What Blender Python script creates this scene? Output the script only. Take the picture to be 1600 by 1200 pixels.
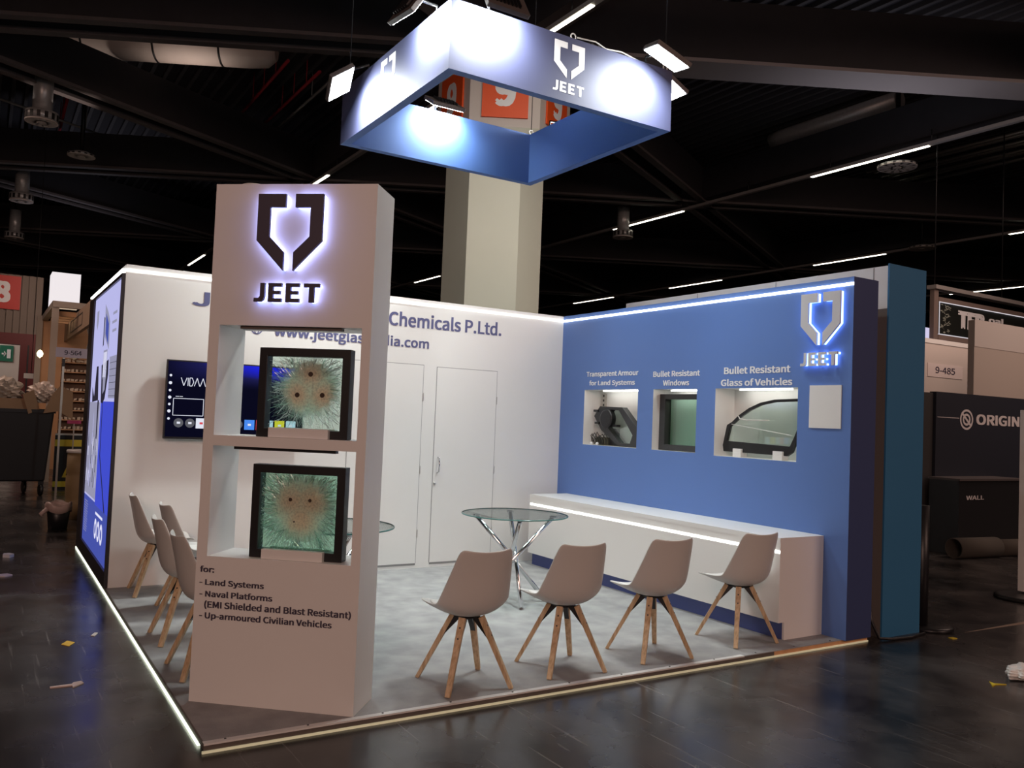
import bpy, bmesh, math, random
from mathutils import Vector, Matrix
random.seed(7)
C = bpy.context.scene.collection
for o in list(bpy.data.objects):
    bpy.data.objects.remove(o)
V = Vector

# ------------------------------------------------------------------ camera
CAM = V((-0.9748, -7.8566, 1.5621)); YAW, PITCH, ROLL = 0.5583, 0.0410, 0.0402
fw = V((math.sin(YAW)*math.cos(PITCH), math.cos(YAW)*math.cos(PITCH), math.sin(PITCH)))
rt = V((math.cos(YAW), -math.sin(YAW), 0)); up = rt.cross(fw)
r2 = rt*math.cos(ROLL) + up*math.sin(ROLL); u2 = -rt*math.sin(ROLL) + up*math.cos(ROLL)
cd = bpy.data.cameras.new('camera'); cam = bpy.data.objects.new('camera', cd); C.objects.link(cam)
cd.sensor_width = 36; cd.lens = 36*1319.32/1600; cd.clip_end = 300; cd.clip_start = .05
M = Matrix((r2, u2, -fw)).transposed().to_4x4(); M.translation = CAM
cam.matrix_world = M
bpy.context.scene.camera = cam

# ------------------------------------------------------------------ world, lights, exposure
sc = bpy.context.scene
w = bpy.data.worlds.new('world'); sc.world = w; w.use_nodes = True
w.node_tree.nodes['Background'].inputs[0].default_value = (.8, .75, .8, 1)
w.node_tree.nodes['Background'].inputs[1].default_value = 0.01
sc.view_settings.view_transform = 'Standard'; sc.view_settings.look = 'None'
sc.view_settings.exposure = 0; sc.view_settings.gamma = 1; sc.view_settings.use_curve_mapping = False
sc.cycles.use_denoising = True
sc.cycles.max_bounces = 8; sc.cycles.transparent_max_bounces = 16
sc.cycles.sample_clamp_indirect = 4

def area(name, loc, aim, size, power, col, sizey=None, spread=2.3):
    l = bpy.data.lights.new(name, 'AREA'); l.size = size; l.energy = power; l.color = col; l.spread = spread
    if sizey: l.shape = 'RECTANGLE'; l.size_y = sizey
    o = bpy.data.objects.new(name, l); C.objects.link(o); o.location = loc
    o.rotation_euler = (V(aim)-V(loc)).to_track_quat('-Z', 'Y').to_euler()
    return o
WARM = (1, .72, .60)
WARM2 = (1, .64, .52)
area('hall_fill', (-9, -17, 7.0), (2, -1.5, .5), 5, 430, WARM2)  # unseen warm fills without fixtures, added for the ambience behind the camera
area('hall_fill', (9, -15, 7.0), (6, -1, .5), 5, 190, WARM2)
area('hall_fill', (-3, 9, 7.0), (-2, 9, 0), 4, 150, WARM)  # unseen fills added over the background, no fixture modelled
area('hall_fill', (14, -3, 7.0), (13, 0, 0), 3, 120, WARM)
area('hall_fill', (1, 15.5, 5.6), (0, 21, 3.2), 2, 22, WARM, None, 1.6)
area('roof_fill', (12.5, 1.5, 5.0), (12.6, 1.6, 9), 2, 17, (.9, .88, 1), None, 2.2)  # unseen upward fills added to brighten beams and ducts
area('roof_fill', (1.5, 20, 5.0), (1.6, 20, 9), 2, 14, (.85, .85, 1), None, 2.2)
area('hall_fill', (13, -7, 6.5), (14, 2, 2.5), 4, 60, WARM, None, 1.8)  # unseen fill added to brighten the stands at right
area('roof_fill', (0, 11.2, 7.3), (0, 11.25, 8.9), 1.2, 3.2, (1, .8, .7), None, 1.3)  # added unseen fills under the pale duct, here and the next two
area('roof_fill', (2.2, 10.0, 7.3), (2.2, 10.1, 8.9), 1.2, 3.2, (1, .8, .7), None, 1.3)
area('roof_fill', (-1.6, 12.0, 7.3), (-1.6, 12.2, 8.9), 1.2, 3.2, (1, .8, .7), None, 1.3)
area('hall_fill', (4.2, -2.5, 7.4), (6.2, 4, 3.2), 1, 32, (1, 1, .93), None, 1.2)  # unseen fill added to brighten the column

# ------------------------------------------------------------------ materials
def mat(name, col=(.8, .8, .8), rough=.5, metal=0, emit=None, estr=0, noise=0, nscale=8, bump=0, spec=.5, trans=0):
    m = bpy.data.materials.new(name); m.use_nodes = True
    nt = m.node_tree; b = nt.nodes['Principled BSDF']
    b.inputs['Base Color'].default_value = (*col, 1); b.inputs['Roughness'].default_value = rough
    b.inputs['Metallic'].default_value = metal; b.inputs['Specular IOR Level'].default_value = spec
    if emit: b.inputs['Emission Color'].default_value = (*emit, 1); b.inputs['Emission Strength'].default_value = estr
    if trans: b.inputs['Transmission Weight'].default_value = trans
    if noise or bump:
        tc = nt.nodes.new('ShaderNodeTexCoord'); n = nt.nodes.new('ShaderNodeTexNoise')
        n.inputs['Scale'].default_value = nscale; n.inputs['Detail'].default_value = 6
        nt.links.new(tc.outputs['Object'], n.inputs['Vector'])
        if noise:
            mx = nt.nodes.new('ShaderNodeMix'); mx.data_type = 'RGBA'
            mx.inputs[6].default_value = (*[c*(1-noise) for c in col], 1)
            mx.inputs[7].default_value = (*[min(1, c*(1+noise)) for c in col], 1)
            nt.links.new(n.outputs['Fac'], mx.inputs[0]); nt.links.new(mx.outputs[2], b.inputs['Base Color'])
        if bump:
            bp = nt.nodes.new('ShaderNodeBump'); bp.inputs['Strength'].default_value = bump; bp.inputs['Distance'].default_value = .01
            nt.links.new(n.outputs['Fac'], bp.inputs['Height']); nt.links.new(bp.outputs[0], b.inputs['Normal'])
    return m
def emis(name, col, s):
    return mat(name, (.02, .02, .02), .5, emit=col, estr=s)

WHITE = mat('white_panel', (.78, .78, .76), .45, noise=.02, nscale=3)
WHITE2 = mat('white_lacquer', (.8, .8, .78), .35)
PLAST = mat('white_plastic', (.62, .60, .57), .38)
PAD = mat('white_leatherette', (.78, .77, .74), .5, bump=.05, nscale=60)
BLUE = mat('blue_panel', (.105, .2, .50), .5, noise=.02, nscale=2)
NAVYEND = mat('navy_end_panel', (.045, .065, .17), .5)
NAVY = mat('blue_plinth', (.06, .085, .27), .5)
TEAL = mat('teal_panel', (.035, .165, .33), .55, noise=.05, nscale=2)
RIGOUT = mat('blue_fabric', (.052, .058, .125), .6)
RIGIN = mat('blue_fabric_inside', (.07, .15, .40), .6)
BLACK = mat('black_plastic', (.012, .012, .014), .4)
BLACKM = mat('black_metal', (.02, .02, .022), .35, metal=.3)
DKGREY = mat('dark_grey_metal', (.03, .031, .034), .4)
CHROME = mat('chrome', (.75, .76, .78), .12, metal=1)
ALU = mat('aluminium', (.55, .53, .5), .35, metal=.8)
BROWN = mat('dark_edge', (.11, .09, .08), .5)
CREAM = mat('cream_edge', (.75, .68, .42), .5)
BAREWOOD = mat('bare_plywood', (.62, .33, .16), .6, noise=.15, nscale=20)
INK = mat('dark_vinyl', (.055, .045, .075), .5)
INKBLUE = mat('slate_vinyl', (.10, .11, .24), .5)
WHITEVINYL = mat('white_vinyl', (.85, .86, .88), .5)
SILVER = mat('brushed_letter', (.62, .62, .64), .45)
RED = mat('red_sign', (.55, .03, .02), .5)
ORANGE = mat('orange_sign', (.85, .1, .015), .5)
REDP = mat('red_pipe', (.45, .02, .04), .5)
DRED = mat('dark_red_paint', (.12, .01, .012), .5)
YEL = mat('yellow_paint', (.65, .5, .03), .5)
CARD = mat('cardboard', (.3, .19, .11), .8, noise=.15, nscale=6)
BEIGE = mat('column_paint', (.70, .71, .60), .6, noise=.04, nscale=2)
WARMW = mat('warm_white_paint', (.6, .54, .5), .6, noise=.04, nscale=2)
DUCT = mat('galvanised_duct', (.5, .5, .5), .35, metal=.4, noise=.2, nscale=14)
PALE = mat('pale_duct', (.75, .66, .6), .6, noise=.1, nscale=3)
CEILM = mat('ceiling_black', (.022, .02, .026), .8, noise=.2, nscale=2)
BEAMM = mat('beam_black', (.03, .027, .031), .7, noise=.2, nscale=3)
FLANGE = mat('beam_flange_lit', (.11, .095, .095), .6, noise=.2, nscale=6)  # paler than the beam: light from below put into the colour
LED = emis('white_led', (1, .99, .95), 4.5)
LEDG = emis('edge_led', (.93, 1, .78), 3.2)
LEDR = emis('rail_led', (1, .93, .74), 6)
FLOOD = emis('flood_led', (.95, 1, .98), 100)
HALO = emis('halo_led', (.38, .42, 1), 7)
HALOB = emis('blue_halo_led', (.28, .45, 1), 5)
NICHEL = emis('niche_led', (1, .97, .9), 9)
GLOWBOX = emis('glow_panel', (1, .93, .95), .85)

def wood():
    m = mat('beech_wood', (.55, .33, .16), .5)
    nt = m.node_tree; b = nt.nodes['Principled BSDF']
    tc = nt.nodes.new('ShaderNodeTexCoord'); mp = nt.nodes.new('ShaderNodeMapping'); mp.inputs['Scale'].default_value = (30, 30, 3)
    n = nt.nodes.new('ShaderNodeTexNoise'); n.inputs['Scale'].default_value = 2.2; n.inputs['Detail'].default_value = 5
    r = nt.nodes.new('ShaderNodeValToRGB'); r.color_ramp.elements[0].color = (.46, .31, .17, 1); r.color_ramp.elements[1].color = (.66, .48, .30, 1)
    r.color_ramp.elements[0].position = .35; r.color_ramp.elements[1].position = .65
    nt.links.new(tc.outputs['Object'], mp.inputs[0]); nt.links.new(mp.outputs[0], n.inputs['Vector'])
    nt.links.new(n.outputs['Fac'], r.inputs[0]); nt.links.new(r.outputs[0], b.inputs['Base Color'])
    return m
WOOD = wood()

def carpet():
    m = mat('grey_carpet', (.45, .45, .45), .95, spec=.1)
    nt = m.node_tree; b = nt.nodes['Principled BSDF']
    tc = nt.nodes.new('ShaderNodeTexCoord')
    n = nt.nodes.new('ShaderNodeTexNoise'); n.inputs['Scale'].default_value = 260; n.inputs['Detail'].default_value = 3
    n2 = nt.nodes.new('ShaderNodeTexNoise'); n2.inputs['Scale'].default_value = 5; n2.inputs['Detail'].default_value = 6
    nt.links.new(tc.outputs['Object'], n.inputs['Vector']); nt.links.new(tc.outputs['Object'], n2.inputs['Vector'])
    ad = nt.nodes.new('ShaderNodeMath'); ad.operation = 'ADD'
    nt.links.new(n.outputs['Fac'], ad.inputs[0]); nt.links.new(n2.outputs['Fac'], ad.inputs[1])
    r = nt.nodes.new('ShaderNodeValToRGB'); r.color_ramp.elements[0].position = .35; r.color_ramp.elements[1].position = .62
    r.color_ramp.elements[0].color = (.24, .24, .245, 1); r.color_ramp.elements[1].color = (.40, .40, .395, 1)
    hf = nt.nodes.new('ShaderNodeMath'); hf.operation = 'MULTIPLY'; hf.inputs[1].default_value = .5
    nt.links.new(ad.outputs[0], hf.inputs[0]); nt.links.new(hf.outputs[0], r.inputs[0]); nt.links.new(r.outputs[0], b.inputs['Base Color'])
    bp = nt.nodes.new('ShaderNodeBump'); bp.inputs['Strength'].default_value = .3; bp.inputs['Distance'].default_value = .004
    nt.links.new(n.outputs['Fac'], bp.inputs['Height']); nt.links.new(bp.outputs[0], b.inputs['Normal'])
    return m
CARPET = carpet()

def hallfloor():
    m = mat('sealed_asphalt', (.03, .027, .026), .3)
    nt = m.node_tree; b = nt.nodes['Principled BSDF']; L = nt.links.new
    tc = nt.nodes.new('ShaderNodeTexCoord')
    n = nt.nodes.new('ShaderNodeTexNoise'); n.inputs['Scale'].default_value = 1.3; n.inputs['Detail'].default_value = 9; n.inputs['Roughness'].default_value = .65
    L(tc.outputs['Object'], n.inputs['Vector'])
    r = nt.nodes.new('ShaderNodeValToRGB'); e = r.color_ramp.elements
    e[0].position = .38; e[0].color = (.010, .010, .011, 1); e[1].position = .64; e[1].color = (.062, .057, .055, 1)
    L(n.outputs['Fac'], r.inputs[0])
    # thin scratches: stretched noise in two directions, thresholded
    last = r.outputs[0]
    for k, (rot, sx, sy) in enumerate(((.4, 30, .7), (1.5, 26, .9), (2.4, 40, 1.2))):
        mp = nt.nodes.new('ShaderNodeMapping'); mp.inputs['Rotation'].default_value = (0, 0, rot); mp.inputs['Scale'].default_value = (sx, sy, 1)
        ns = nt.nodes.new('ShaderNodeTexNoise'); ns.inputs['Scale'].default_value = 1; ns.inputs['Detail'].default_value = 2
        L(tc.outputs['Object'], mp.inputs[0]); L(mp.outputs[0], ns.inputs['Vector'])
        rr = nt.nodes.new('ShaderNodeValToRGB'); rr.color_ramp.elements[0].position = .67; rr.color_ramp.elements[1].position = .74
        rr.color_ramp.elements[1].color = (.5, .5, .5, 1)
        L(ns.outputs['Fac'], rr.inputs[0])
        mx = nt.nodes.new('ShaderNodeMix'); mx.data_type = 'RGBA'; mx.inputs[7].default_value = (.2, .18, .17, 1)
        L(rr.outputs[0], mx.inputs[0]); L(last, mx.inputs[6]); last = mx.outputs[2]
    L(last, b.inputs['Base Color'])
    n3 = nt.nodes.new('ShaderNodeTexNoise'); n3.inputs['Scale'].default_value = 2.5; n3.inputs['Detail'].default_value = 8
    L(tc.outputs['Object'], n3.inputs['Vector'])
    mr = nt.nodes.new('ShaderNodeMapRange'); mr.inputs[3].default_value = .08; mr.inputs[4].default_value = .42
    L(n3.outputs['Fac'], mr.inputs[0]); L(mr.outputs[0], b.inputs['Roughness'])
    bp = nt.nodes.new('ShaderNodeBump'); bp.inputs['Strength'].default_value = .12; bp.inputs['Distance'].default_value = .01
    L(n3.outputs['Fac'], bp.inputs['Height']); L(bp.outputs[0], b.inputs['Normal'])
    return m
FLOORM = hallfloor()

def tglass(name, tint, gloss=.12, rough=.02):
    m = bpy.data.materials.new(name); m.use_nodes = True; nt = m.node_tree; nt.nodes.clear()
    o = nt.nodes.new('ShaderNodeOutputMaterial'); t = nt.nodes.new('ShaderNodeBsdfTransparent'); g = nt.nodes.new('ShaderNodeBsdfGlossy')
    t.inputs[0].default_value = (*tint, 1); g.inputs['Roughness'].default_value = rough; g.inputs[0].default_value = (1, 1, 1, 1)
    mx = nt.nodes.new('ShaderNodeMixShader'); lw = nt.nodes.new('ShaderNodeLayerWeight'); lw.inputs[0].default_value = .25
    ml = nt.nodes.new('ShaderNodeMath'); ml.operation = 'MULTIPLY_ADD'; ml.inputs[1].default_value = .3; ml.inputs[2].default_value = gloss*.5
    nt.links.new(lw.outputs['Fresnel'], ml.inputs[0]); nt.links.new(ml.outputs[0], mx.inputs[0])
    nt.links.new(t.outputs[0], mx.inputs[1]); nt.links.new(g.outputs[0], mx.inputs[2]); nt.links.new(mx.outputs[0], o.inputs[0])
    return m
TABLEG = tglass('clear_glass', (.95, .98, .975), .06)
EDGEG = mat('glass_edge', (.05, .16, .15), .15)
GREENG = tglass('green_glass', (.88, .95, .92), .1)
WINDOWG = tglass('deep_green_glass', (.70, .88, .79), .12)

def armour(name, impacts, rad, tint, ragged, cx, cz, h):
    """laminated glass that is crazed to a milky cloud round the bullet impacts"""
    m = bpy.data.materials.new(name); m.use_nodes = True; nt = m.node_tree; nt.nodes.clear(); L = nt.links.new
    o = nt.nodes.new('ShaderNodeOutputMaterial'); t = nt.nodes.new('ShaderNodeBsdfTransparent'); t.inputs[0].default_value = (*tint, 1)
    g = nt.nodes.new('ShaderNodeBsdfGlossy'); g.inputs['Roughness'].default_value = .05
    base = nt.nodes.new('ShaderNodeMixShader'); base.inputs[0].default_value = .06
    L(t.outputs[0], base.inputs[1]); L(g.outputs[0], base.inputs[2])
    tc = nt.nodes.new('ShaderNodeTexCoord')
    def math(op, a, b=None):
        n = nt.nodes.new('ShaderNodeMath'); n.operation = op
        for i, x in enumerate((a, b)):
            if x is None: continue
            if isinstance(x, (int, float)): n.inputs[i].default_value = x
            else: L(x, n.inputs[i])
        return n.outputs[0]
    def dist(x, z):
        s = nt.nodes.new('ShaderNodeSeparateXYZ'); L(tc.outputs['Object'], s.inputs[0])
        dx = math('SUBTRACT', s.outputs[0], x); dz = math('SUBTRACT', s.outputs[2], z)
        return math('SQRT', math('ADD', math('MULTIPLY', dx, dx), math('MULTIPLY', dz, dz)))
    nz = nt.nodes.new('ShaderNodeTexNoise'); nz.inputs['Scale'].default_value = 40; nz.inputs['Detail'].default_value = 6
    L(tc.outputs['Object'], nz.inputs['Vector'])
    nn = math('MULTIPLY', math('SUBTRACT', nz.outputs['Fac'], .5), ragged)
    dmin = None
    for x, z in impacts:
        d = dist(x, z); dmin = d if dmin is None else math('MINIMUM', dmin, d)
    def ramp(v, a, b, va, vb):
        r = nt.nodes.new('ShaderNodeMapRange'); r.inputs[1].default_value = a; r.inputs[2].default_value = b
        r.inputs[3].default_value = va; r.inputs[4].default_value = vb; r.interpolation_type = 'SMOOTHSTEP'; L(v, r.inputs[0]); return r.outputs[0]
    dc = math('ADD', dist(cx, cz), nn)
    cloud = ramp(dc, rad*.75, rad*1.25, .93, 0)
    # fine crazing outside of the cloud
    vo = nt.nodes.new('ShaderNodeTexVoronoi'); vo.feature = 'DISTANCE_TO_EDGE'; vo.inputs['Scale'].default_value = 70
    mp = nt.nodes.new('ShaderNodeVectorMath'); mp.operation = 'ADD'
    sc_ = nt.nodes.new('ShaderNodeVectorMath'); sc_.operation = 'SCALE'; sc_.inputs[3].default_value = .03
    L(nz.outputs['Color'], sc_.inputs[0]); L(tc.outputs['Object'], mp.inputs[0]); L(sc_.outputs[0], mp.inputs[1]); L(mp.outputs[0], vo.inputs['Vector'])
    craze = math('MULTIPLY', ramp(vo.outputs['Distance'], 0, .06, .75, 0), ramp(dc, rad*1.1, rad*h, 1, 0))
    fac = math('MAXIMUM', cloud, craze)
    df = nt.nodes.new('ShaderNodeBsdfDiffuse'); tl = nt.nodes.new('ShaderNodeBsdfTranslucent')
    cr = nt.nodes.new('ShaderNodeMix'); cr.data_type = 'RGBA'
    cr.inputs[6].default_value = (.70, .56, .42, 1); cr.inputs[7].default_value = (.60, .80, .68, 1)
    L(ramp(math('ADD', dmin, nn), .008, rad*.9, 0, 1), cr.inputs[0])
    cn = nt.nodes.new('ShaderNodeMix'); cn.data_type = 'RGBA'; cn.blend_type = 'MULTIPLY'; cn.inputs[0].default_value = .4
    n2 = nt.nodes.new('ShaderNodeTexNoise'); n2.inputs['Scale'].default_value = 90; n2.inputs['Detail'].default_value = 4
    L(tc.outputs['Object'], n2.inputs['Vector'])
    r2_ = ramp(n2.outputs['Fac'], .3, .62, .35, 1.25)
    L(cr.outputs[2], cn.inputs[6]); L(r2_, cn.inputs[7])
    L(cn.outputs[2], df.inputs[0]); L(cn.outputs[2], tl.inputs[0])
    dd = nt.nodes.new('ShaderNodeMixShader'); dd.inputs[0].default_value = .72; L(df.outputs[0], dd.inputs[1]); L(tl.outputs[0], dd.inputs[2])
    mx = nt.nodes.new('ShaderNodeMixShader'); L(fac, mx.inputs[0]); L(base.outputs[0], mx.inputs[1]); L(dd.outputs[0], mx.inputs[2])
    L(mx.outputs[0], o.inputs[0])
    return m

# ------------------------------------------------------------------ mesh helpers
class MB:
    def __init__(s): s.v = []; s.f = []; s.mi = []; s.cur = 0; s.smooth = False; s.sm = []
    def face(s, idx): s.f.append(idx); s.mi.append(s.cur); s.sm.append(s.smooth)
    def add(s, vs): n = len(s.v); s.v += [tuple(x) for x in vs]; return n
    def box(s, x0, x1, y0, y1, z0, z1):
        n = s.add([(x, y, z) for z in (z0, z1) for y in (y0, y1) for x in (x0, x1)])
        for q in ((0, 2, 3, 1), (4, 5, 7, 6), (0, 1, 5, 4), (2, 6, 7, 3), (0, 4, 6, 2), (1, 3, 7, 5)): s.face([n+i for i in q])
        return s
    def quad(s, a, b, c, d): n = s.add([a, b, c, d]); s.face([n, n+1, n+2, n+3]); return s
    def obox(s, c, ax, ay, az):
        """box about c with half-axis vectors"""
        c, ax, ay, az = V(c), V(ax), V(ay), V(az)
        n = s.add([c+ax*i+ay*j+az*k for k in (-1, 1) for j in (-1, 1) for i in (-1, 1)])
        for q in ((0, 2, 3, 1), (4, 5, 7, 6), (0, 1, 5, 4), (2, 6, 7, 3), (0, 4, 6, 2), (1, 3, 7, 5)): s.face([n+i for i in q])
        return s
    def bar(s, a, b, w, h, upv=(0, 0, 1), w2=None, h2=None):
        a, b = V(a), V(b); d = (b-a).normalized(); x = d.cross(V(upv))
        if x.length < 1e-4: x = d.cross(V((0, 1, 0)))
        x.normalize(); y = x.cross(d); w2 = w2 or w; h2 = h2 or h
        n = s.add([p+x*i*ww/2+y*j*hh/2 for p, ww, hh in ((a, w, h), (b, w2, h2)) for i, j in ((-1, -1), (1, -1), (1, 1), (-1, 1))])
        for q in ((3, 2, 1, 0), (4, 5, 6, 7), (0, 1, 5, 4), (1, 2, 6, 5), (2, 3, 7, 6), (3, 0, 4, 7)): s.face([n+i for i in q])
        return s
    def tube(s, pts, r, seg=12, caps=True):
        pts = [V(p) for p in pts]; rs = r if isinstance(r, (list, tuple)) else [r]*len(pts)
        base = len(s.v); prev = None; sm = s.smooth; s.smooth = True
        for i, p in enumerate(pts):
            d = (pts[min(i+1, len(pts)-1)]-pts[max(i-1, 0)]).normalized()
            x = prev - d*prev.dot(d) if prev is not None else d.orthogonal()
            if x.length < 1e-5: x = d.orthogonal()
            x.normalize(); prev = x; y = d.cross(x)
            s.add([p+(x*math.cos(a)+y*math.sin(a))*rs[i] for a in [2*math.pi*k/seg for k in range(seg)]])
        for i in range(len(pts)-1):
            for k in range(seg):
                a = base+i*seg+k; b = base+i*seg+(k+1) % seg; s.face([a, b, b+seg, a+seg])
        s.smooth = False
        if caps: s.face([base+k for k in range(seg)][::-1]); s.face([base+(len(pts)-1)*seg+k for k in range(seg)])
        s.smooth = sm
        return s
    def lathe(s, prof, c=(0, 0, 0), seg=28, ax=(0, 0, 1), sm=True):
        c = V(c); d = V(ax).normalized(); x = d.orthogonal().normalized(); y = d.cross(x); base = len(s.v)
        for r, h in prof: s.add([c+d*h+(x*math.cos(2*math.pi*k/seg)+y*math.sin(2*math.pi*k/seg))*r for k in range(seg)])
        o = s.smooth; s.smooth = sm
        for i in range(len(prof)-1):
            for k in range(seg):
                a = base+i*seg+k; b = base+i*seg+(k+1) % seg; s.face([a, b, b+seg, a+seg])
        s.smooth = o
        if prof[0][0] > 1e-4: s.face([base+k for k in range(seg)][::-1])
        if prof[-1][0] > 1e-4: s.face([base+(len(prof)-1)*seg+k for k in range(seg)])
        return s
    def prism(s, pts, O, U, W, t):
        """polygon pts (a,b) -> O+a*U+b*W, extruded by vector t"""
        O, U, W, t = V(O), V(U), V(W), V(t); k = len(pts)
        n = s.add([O+U*a+W*b for a, b in pts]+[O+U*a+W*b+t for a, b in pts])
        s.face([n+i for i in range(k)][::-1]); s.face([n+k+i for i in range(k)])
        for i in range(k): j = (i+1) % k; s.face([n+i, n+j, n+k+j, n+k+i])
        return s
    def ring(s, po, pi, O, U, W, t):
        O, U, W, t = V(O), V(U), V(W), V(t); k = len(po)
        P = lambda pts, tt: [O+U*a+W*b+tt for a, b in pts]
        n = s.add(P(po, V())+P(pi, V())+P(po, t)+P(pi, t))
        for i in range(k):
            j = (i+1) % k
            s.face([n+i, n+k+i, n+k+j, n+j]); s.face([n+2*k+i, n+2*k+j, n+3*k+j, n+3*k+i])
            s.face([n+i, n+j, n+2*k+j, n+2*k+i]); s.face([n+k+i, n+3*k+i, n+3*k+j, n+k+j])
        return s
    def build(s, name, m, parent=None, bevel=0, world=True, subd=0, solid=0, fixn=True):
        me = bpy.data.meshes.new(name); me.from_pydata(s.v, [], s.f)
        for x in (m if isinstance(m, (list, tuple)) else [m]): me.materials.append(x)
        for p, i, sm in zip(me.polygons, s.mi, s.sm): p.material_index = i; p.use_smooth = sm
        if fixn:
            b = bmesh.new(); b.from_mesh(me); bmesh.ops.recalc_face_normals(b, faces=b.faces); b.to_mesh(me); b.free()
        o = bpy.data.objects.new(name, me); C.objects.link(o)
        if parent:
            o.parent = parent
            if world:
                mm = Matrix.LocRotScale(parent.location, parent.rotation_euler, None)
                if parent.parent:
                    pp = parent.parent; mm = Matrix.LocRotScale(pp.location, pp.rotation_euler, None) @ parent.matrix_parent_inverse @ mm
                o.matrix_parent_inverse = mm.inverted()
        if solid: q = o.modifiers.new('solid', 'SOLIDIFY'); q.thickness = solid; q.offset = 0
        if subd: q = o.modifiers.new('subd', 'SUBSURF'); q.levels = subd; q.render_levels = subd
        if bevel: q = o.modifiers.new('bevel', 'BEVEL'); q.width = bevel; q.segments = 2; q.limit_method = 'ANGLE'
        return o
def box(name, m, x0, x1, y0, y1, z0, z1, parent=None, bevel=0, world=True):
    return MB().box(x0, x1, y0, y1, z0, z1).build(name, m, parent, bevel, world)
def tag(o, label=None, cat=None, group=None, kind=None):
    if label: o['label'] = label
    if cat: o['category'] = cat
    if group: o['group'] = group
    if kind: o['kind'] = kind
    return o
def thing(name, label, cat, loc=(0, 0, 0), rz=0, group=None):
    o = bpy.data.objects.new(name, None); C.objects.link(o); o.location = loc; o.rotation_euler = (0, 0, rz); o.empty_display_size = .1
    return tag(o, label, cat, group, 'thing')
def copy_tree(o, parent=None):
    c = o.copy(); C.objects.link(c)
    if parent: c.parent = parent
    for ch in list(o.children): copy_tree(ch, c)
    return c
def struct(o): o['kind'] = 'structure'; return o

import os
FONT = None
_fp = os.path.join(bpy.utils.system_resource('DATAFILES') or '', 'fonts', 'Noto Sans CJK Regular.woff2')
if os.path.exists(_fp):
    try: FONT = bpy.data.fonts.load(_fp)
    except Exception: FONT = None
def text(name, s, O, U, W, wid, hei, m, parent, world=True, bold=.011, thick=.0015, full=None):
    """lettering whose ink box is wid x hei with lower-left corner O, along U and W"""
    cu = bpy.data.curves.new('txt', 'FONT'); cu.body = s; cu.size = 1
    if FONT: cu.font = FONT
    cu.resolution_u = 4
    to = bpy.data.objects.new('txt', cu); C.objects.link(to)
    dg = bpy.context.evaluated_depsgraph_get(); me = bpy.data.meshes.new_from_object(to.evaluated_get(dg))
    vs = [v.co.copy() for v in me.vertices]; fs = [list(p.vertices) for p in me.polygons]
    bpy.data.objects.remove(to); bpy.data.curves.remove(cu); bpy.data.meshes.remove(me)
    x0 = min(v.x for v in vs); x1 = max(v.x for v in vs); y0 = min(v.y for v in vs); y1 = max(v.y for v in vs)
    O, U, W = V(O), V(U), V(W); N = U.cross(W)
    # heavier weight: the same outline laid down a few times, shifted by a hair
    b = MB(); d = bold; x0 -= d; x1 += d; y0 -= d; y1 += d
    for k, (sx, sy) in enumerate(((-1, -.6), (1, -.6), (1, .6), (-1, .6), (0, 0))):
        n = b.add([O+U*((v.x+sx*d-x0)/(x1-x0)*wid)+W*((v.y+sy*d-y0)/(y1-y0)*hei)+N*(thick+k*.00012) for v in vs])
        for f in fs: b.face([n+i for i in f])
    o = b.build(name, m, parent, world=world, fixn=False)
    return o

EMBL = [(0, 0), (.425, 0), (.425, -.175), (.19, -.175), (.19, -.555), (.425, -.76), (.425, -1), (0, -.61)]
EMBR = [(1-a, b) for a, b in EMBL][::-1]
LJ = [(.095, 1), (.165, 1), (.165, .28), (.15, .1), (.11, 0), (0, 0), (.005, .2), (.075, .2), (.095, .3)]
def LE(x): return [(x, 0), (x+.205, 0), (x+.205, .19), (x+.075, .19), (x+.075, .41), (x+.185, .41), (x+.185, .59), (x+.075, .59), (x+.075, .81), (x+.205, .81), (x+.205, 1), (x, 1)]
LT = [(.845, 0), (.92, 0), (.92, .8), (1, .8), (1, 1), (.765, 1), (.765, .8), (.845, .8)]
LETTERS = [LJ, LE(.22), LE(.49), LT]
def shrink(pts, d):
    """inset polygon by d (already metric)"""
    out = []; k = len(pts)
    A = sum(pts[i][0]*pts[(i+1) % k][1]-pts[(i+1) % k][0]*pts[i][1] for i in range(k))
    sg = 1 if A > 0 else -1
    for i in range(k):
        p0, p1, p2 = V(pts[i-1]), V(pts[i]), V(pts[(i+1) % k])
        e1 = (p1-p0).normalized(); e2 = (p2-p1).normalized()
        n1 = V((-e1.y, e1.x))*sg; n2 = V((-e2.y, e2.x))*sg
        b = (n1+n2); b = b/max(.3, b.dot(n1)) if b.length > 1e-6 else n1
        q = p1+b*d; out.append((q.x, q.y))
    return out
def logo(parent, O, U, W, ew, eh, jx, jz, jw, jh, face, glow, world, gap=.03, th=.018, inset=.003):
    """O is the emblem's top-left; raised halves and letters with their back-lit rims"""
    O, U, W = V(O), V(U), V(W); N = U.cross(W)
    items = [('emblem_half', [(a*ew, b*eh) for a, b in pts], O) for pts in (EMBL, EMBR)]
    items += [('letter', [(a*jw, b*jh) for a, b in pts], O+U*jx+W*jz) for pts in LETTERS]
    for nm, pts, oo in items:
        f = MB().prism(pts, oo+N*gap, U, W, N*th).build(nm, face, parent, world=world)
        if glow:
            MB().prism(shrink(pts, inset), oo+N*.002, U, W, N*(gap-.002)).build('backlight', glow, f, world=world)

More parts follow.
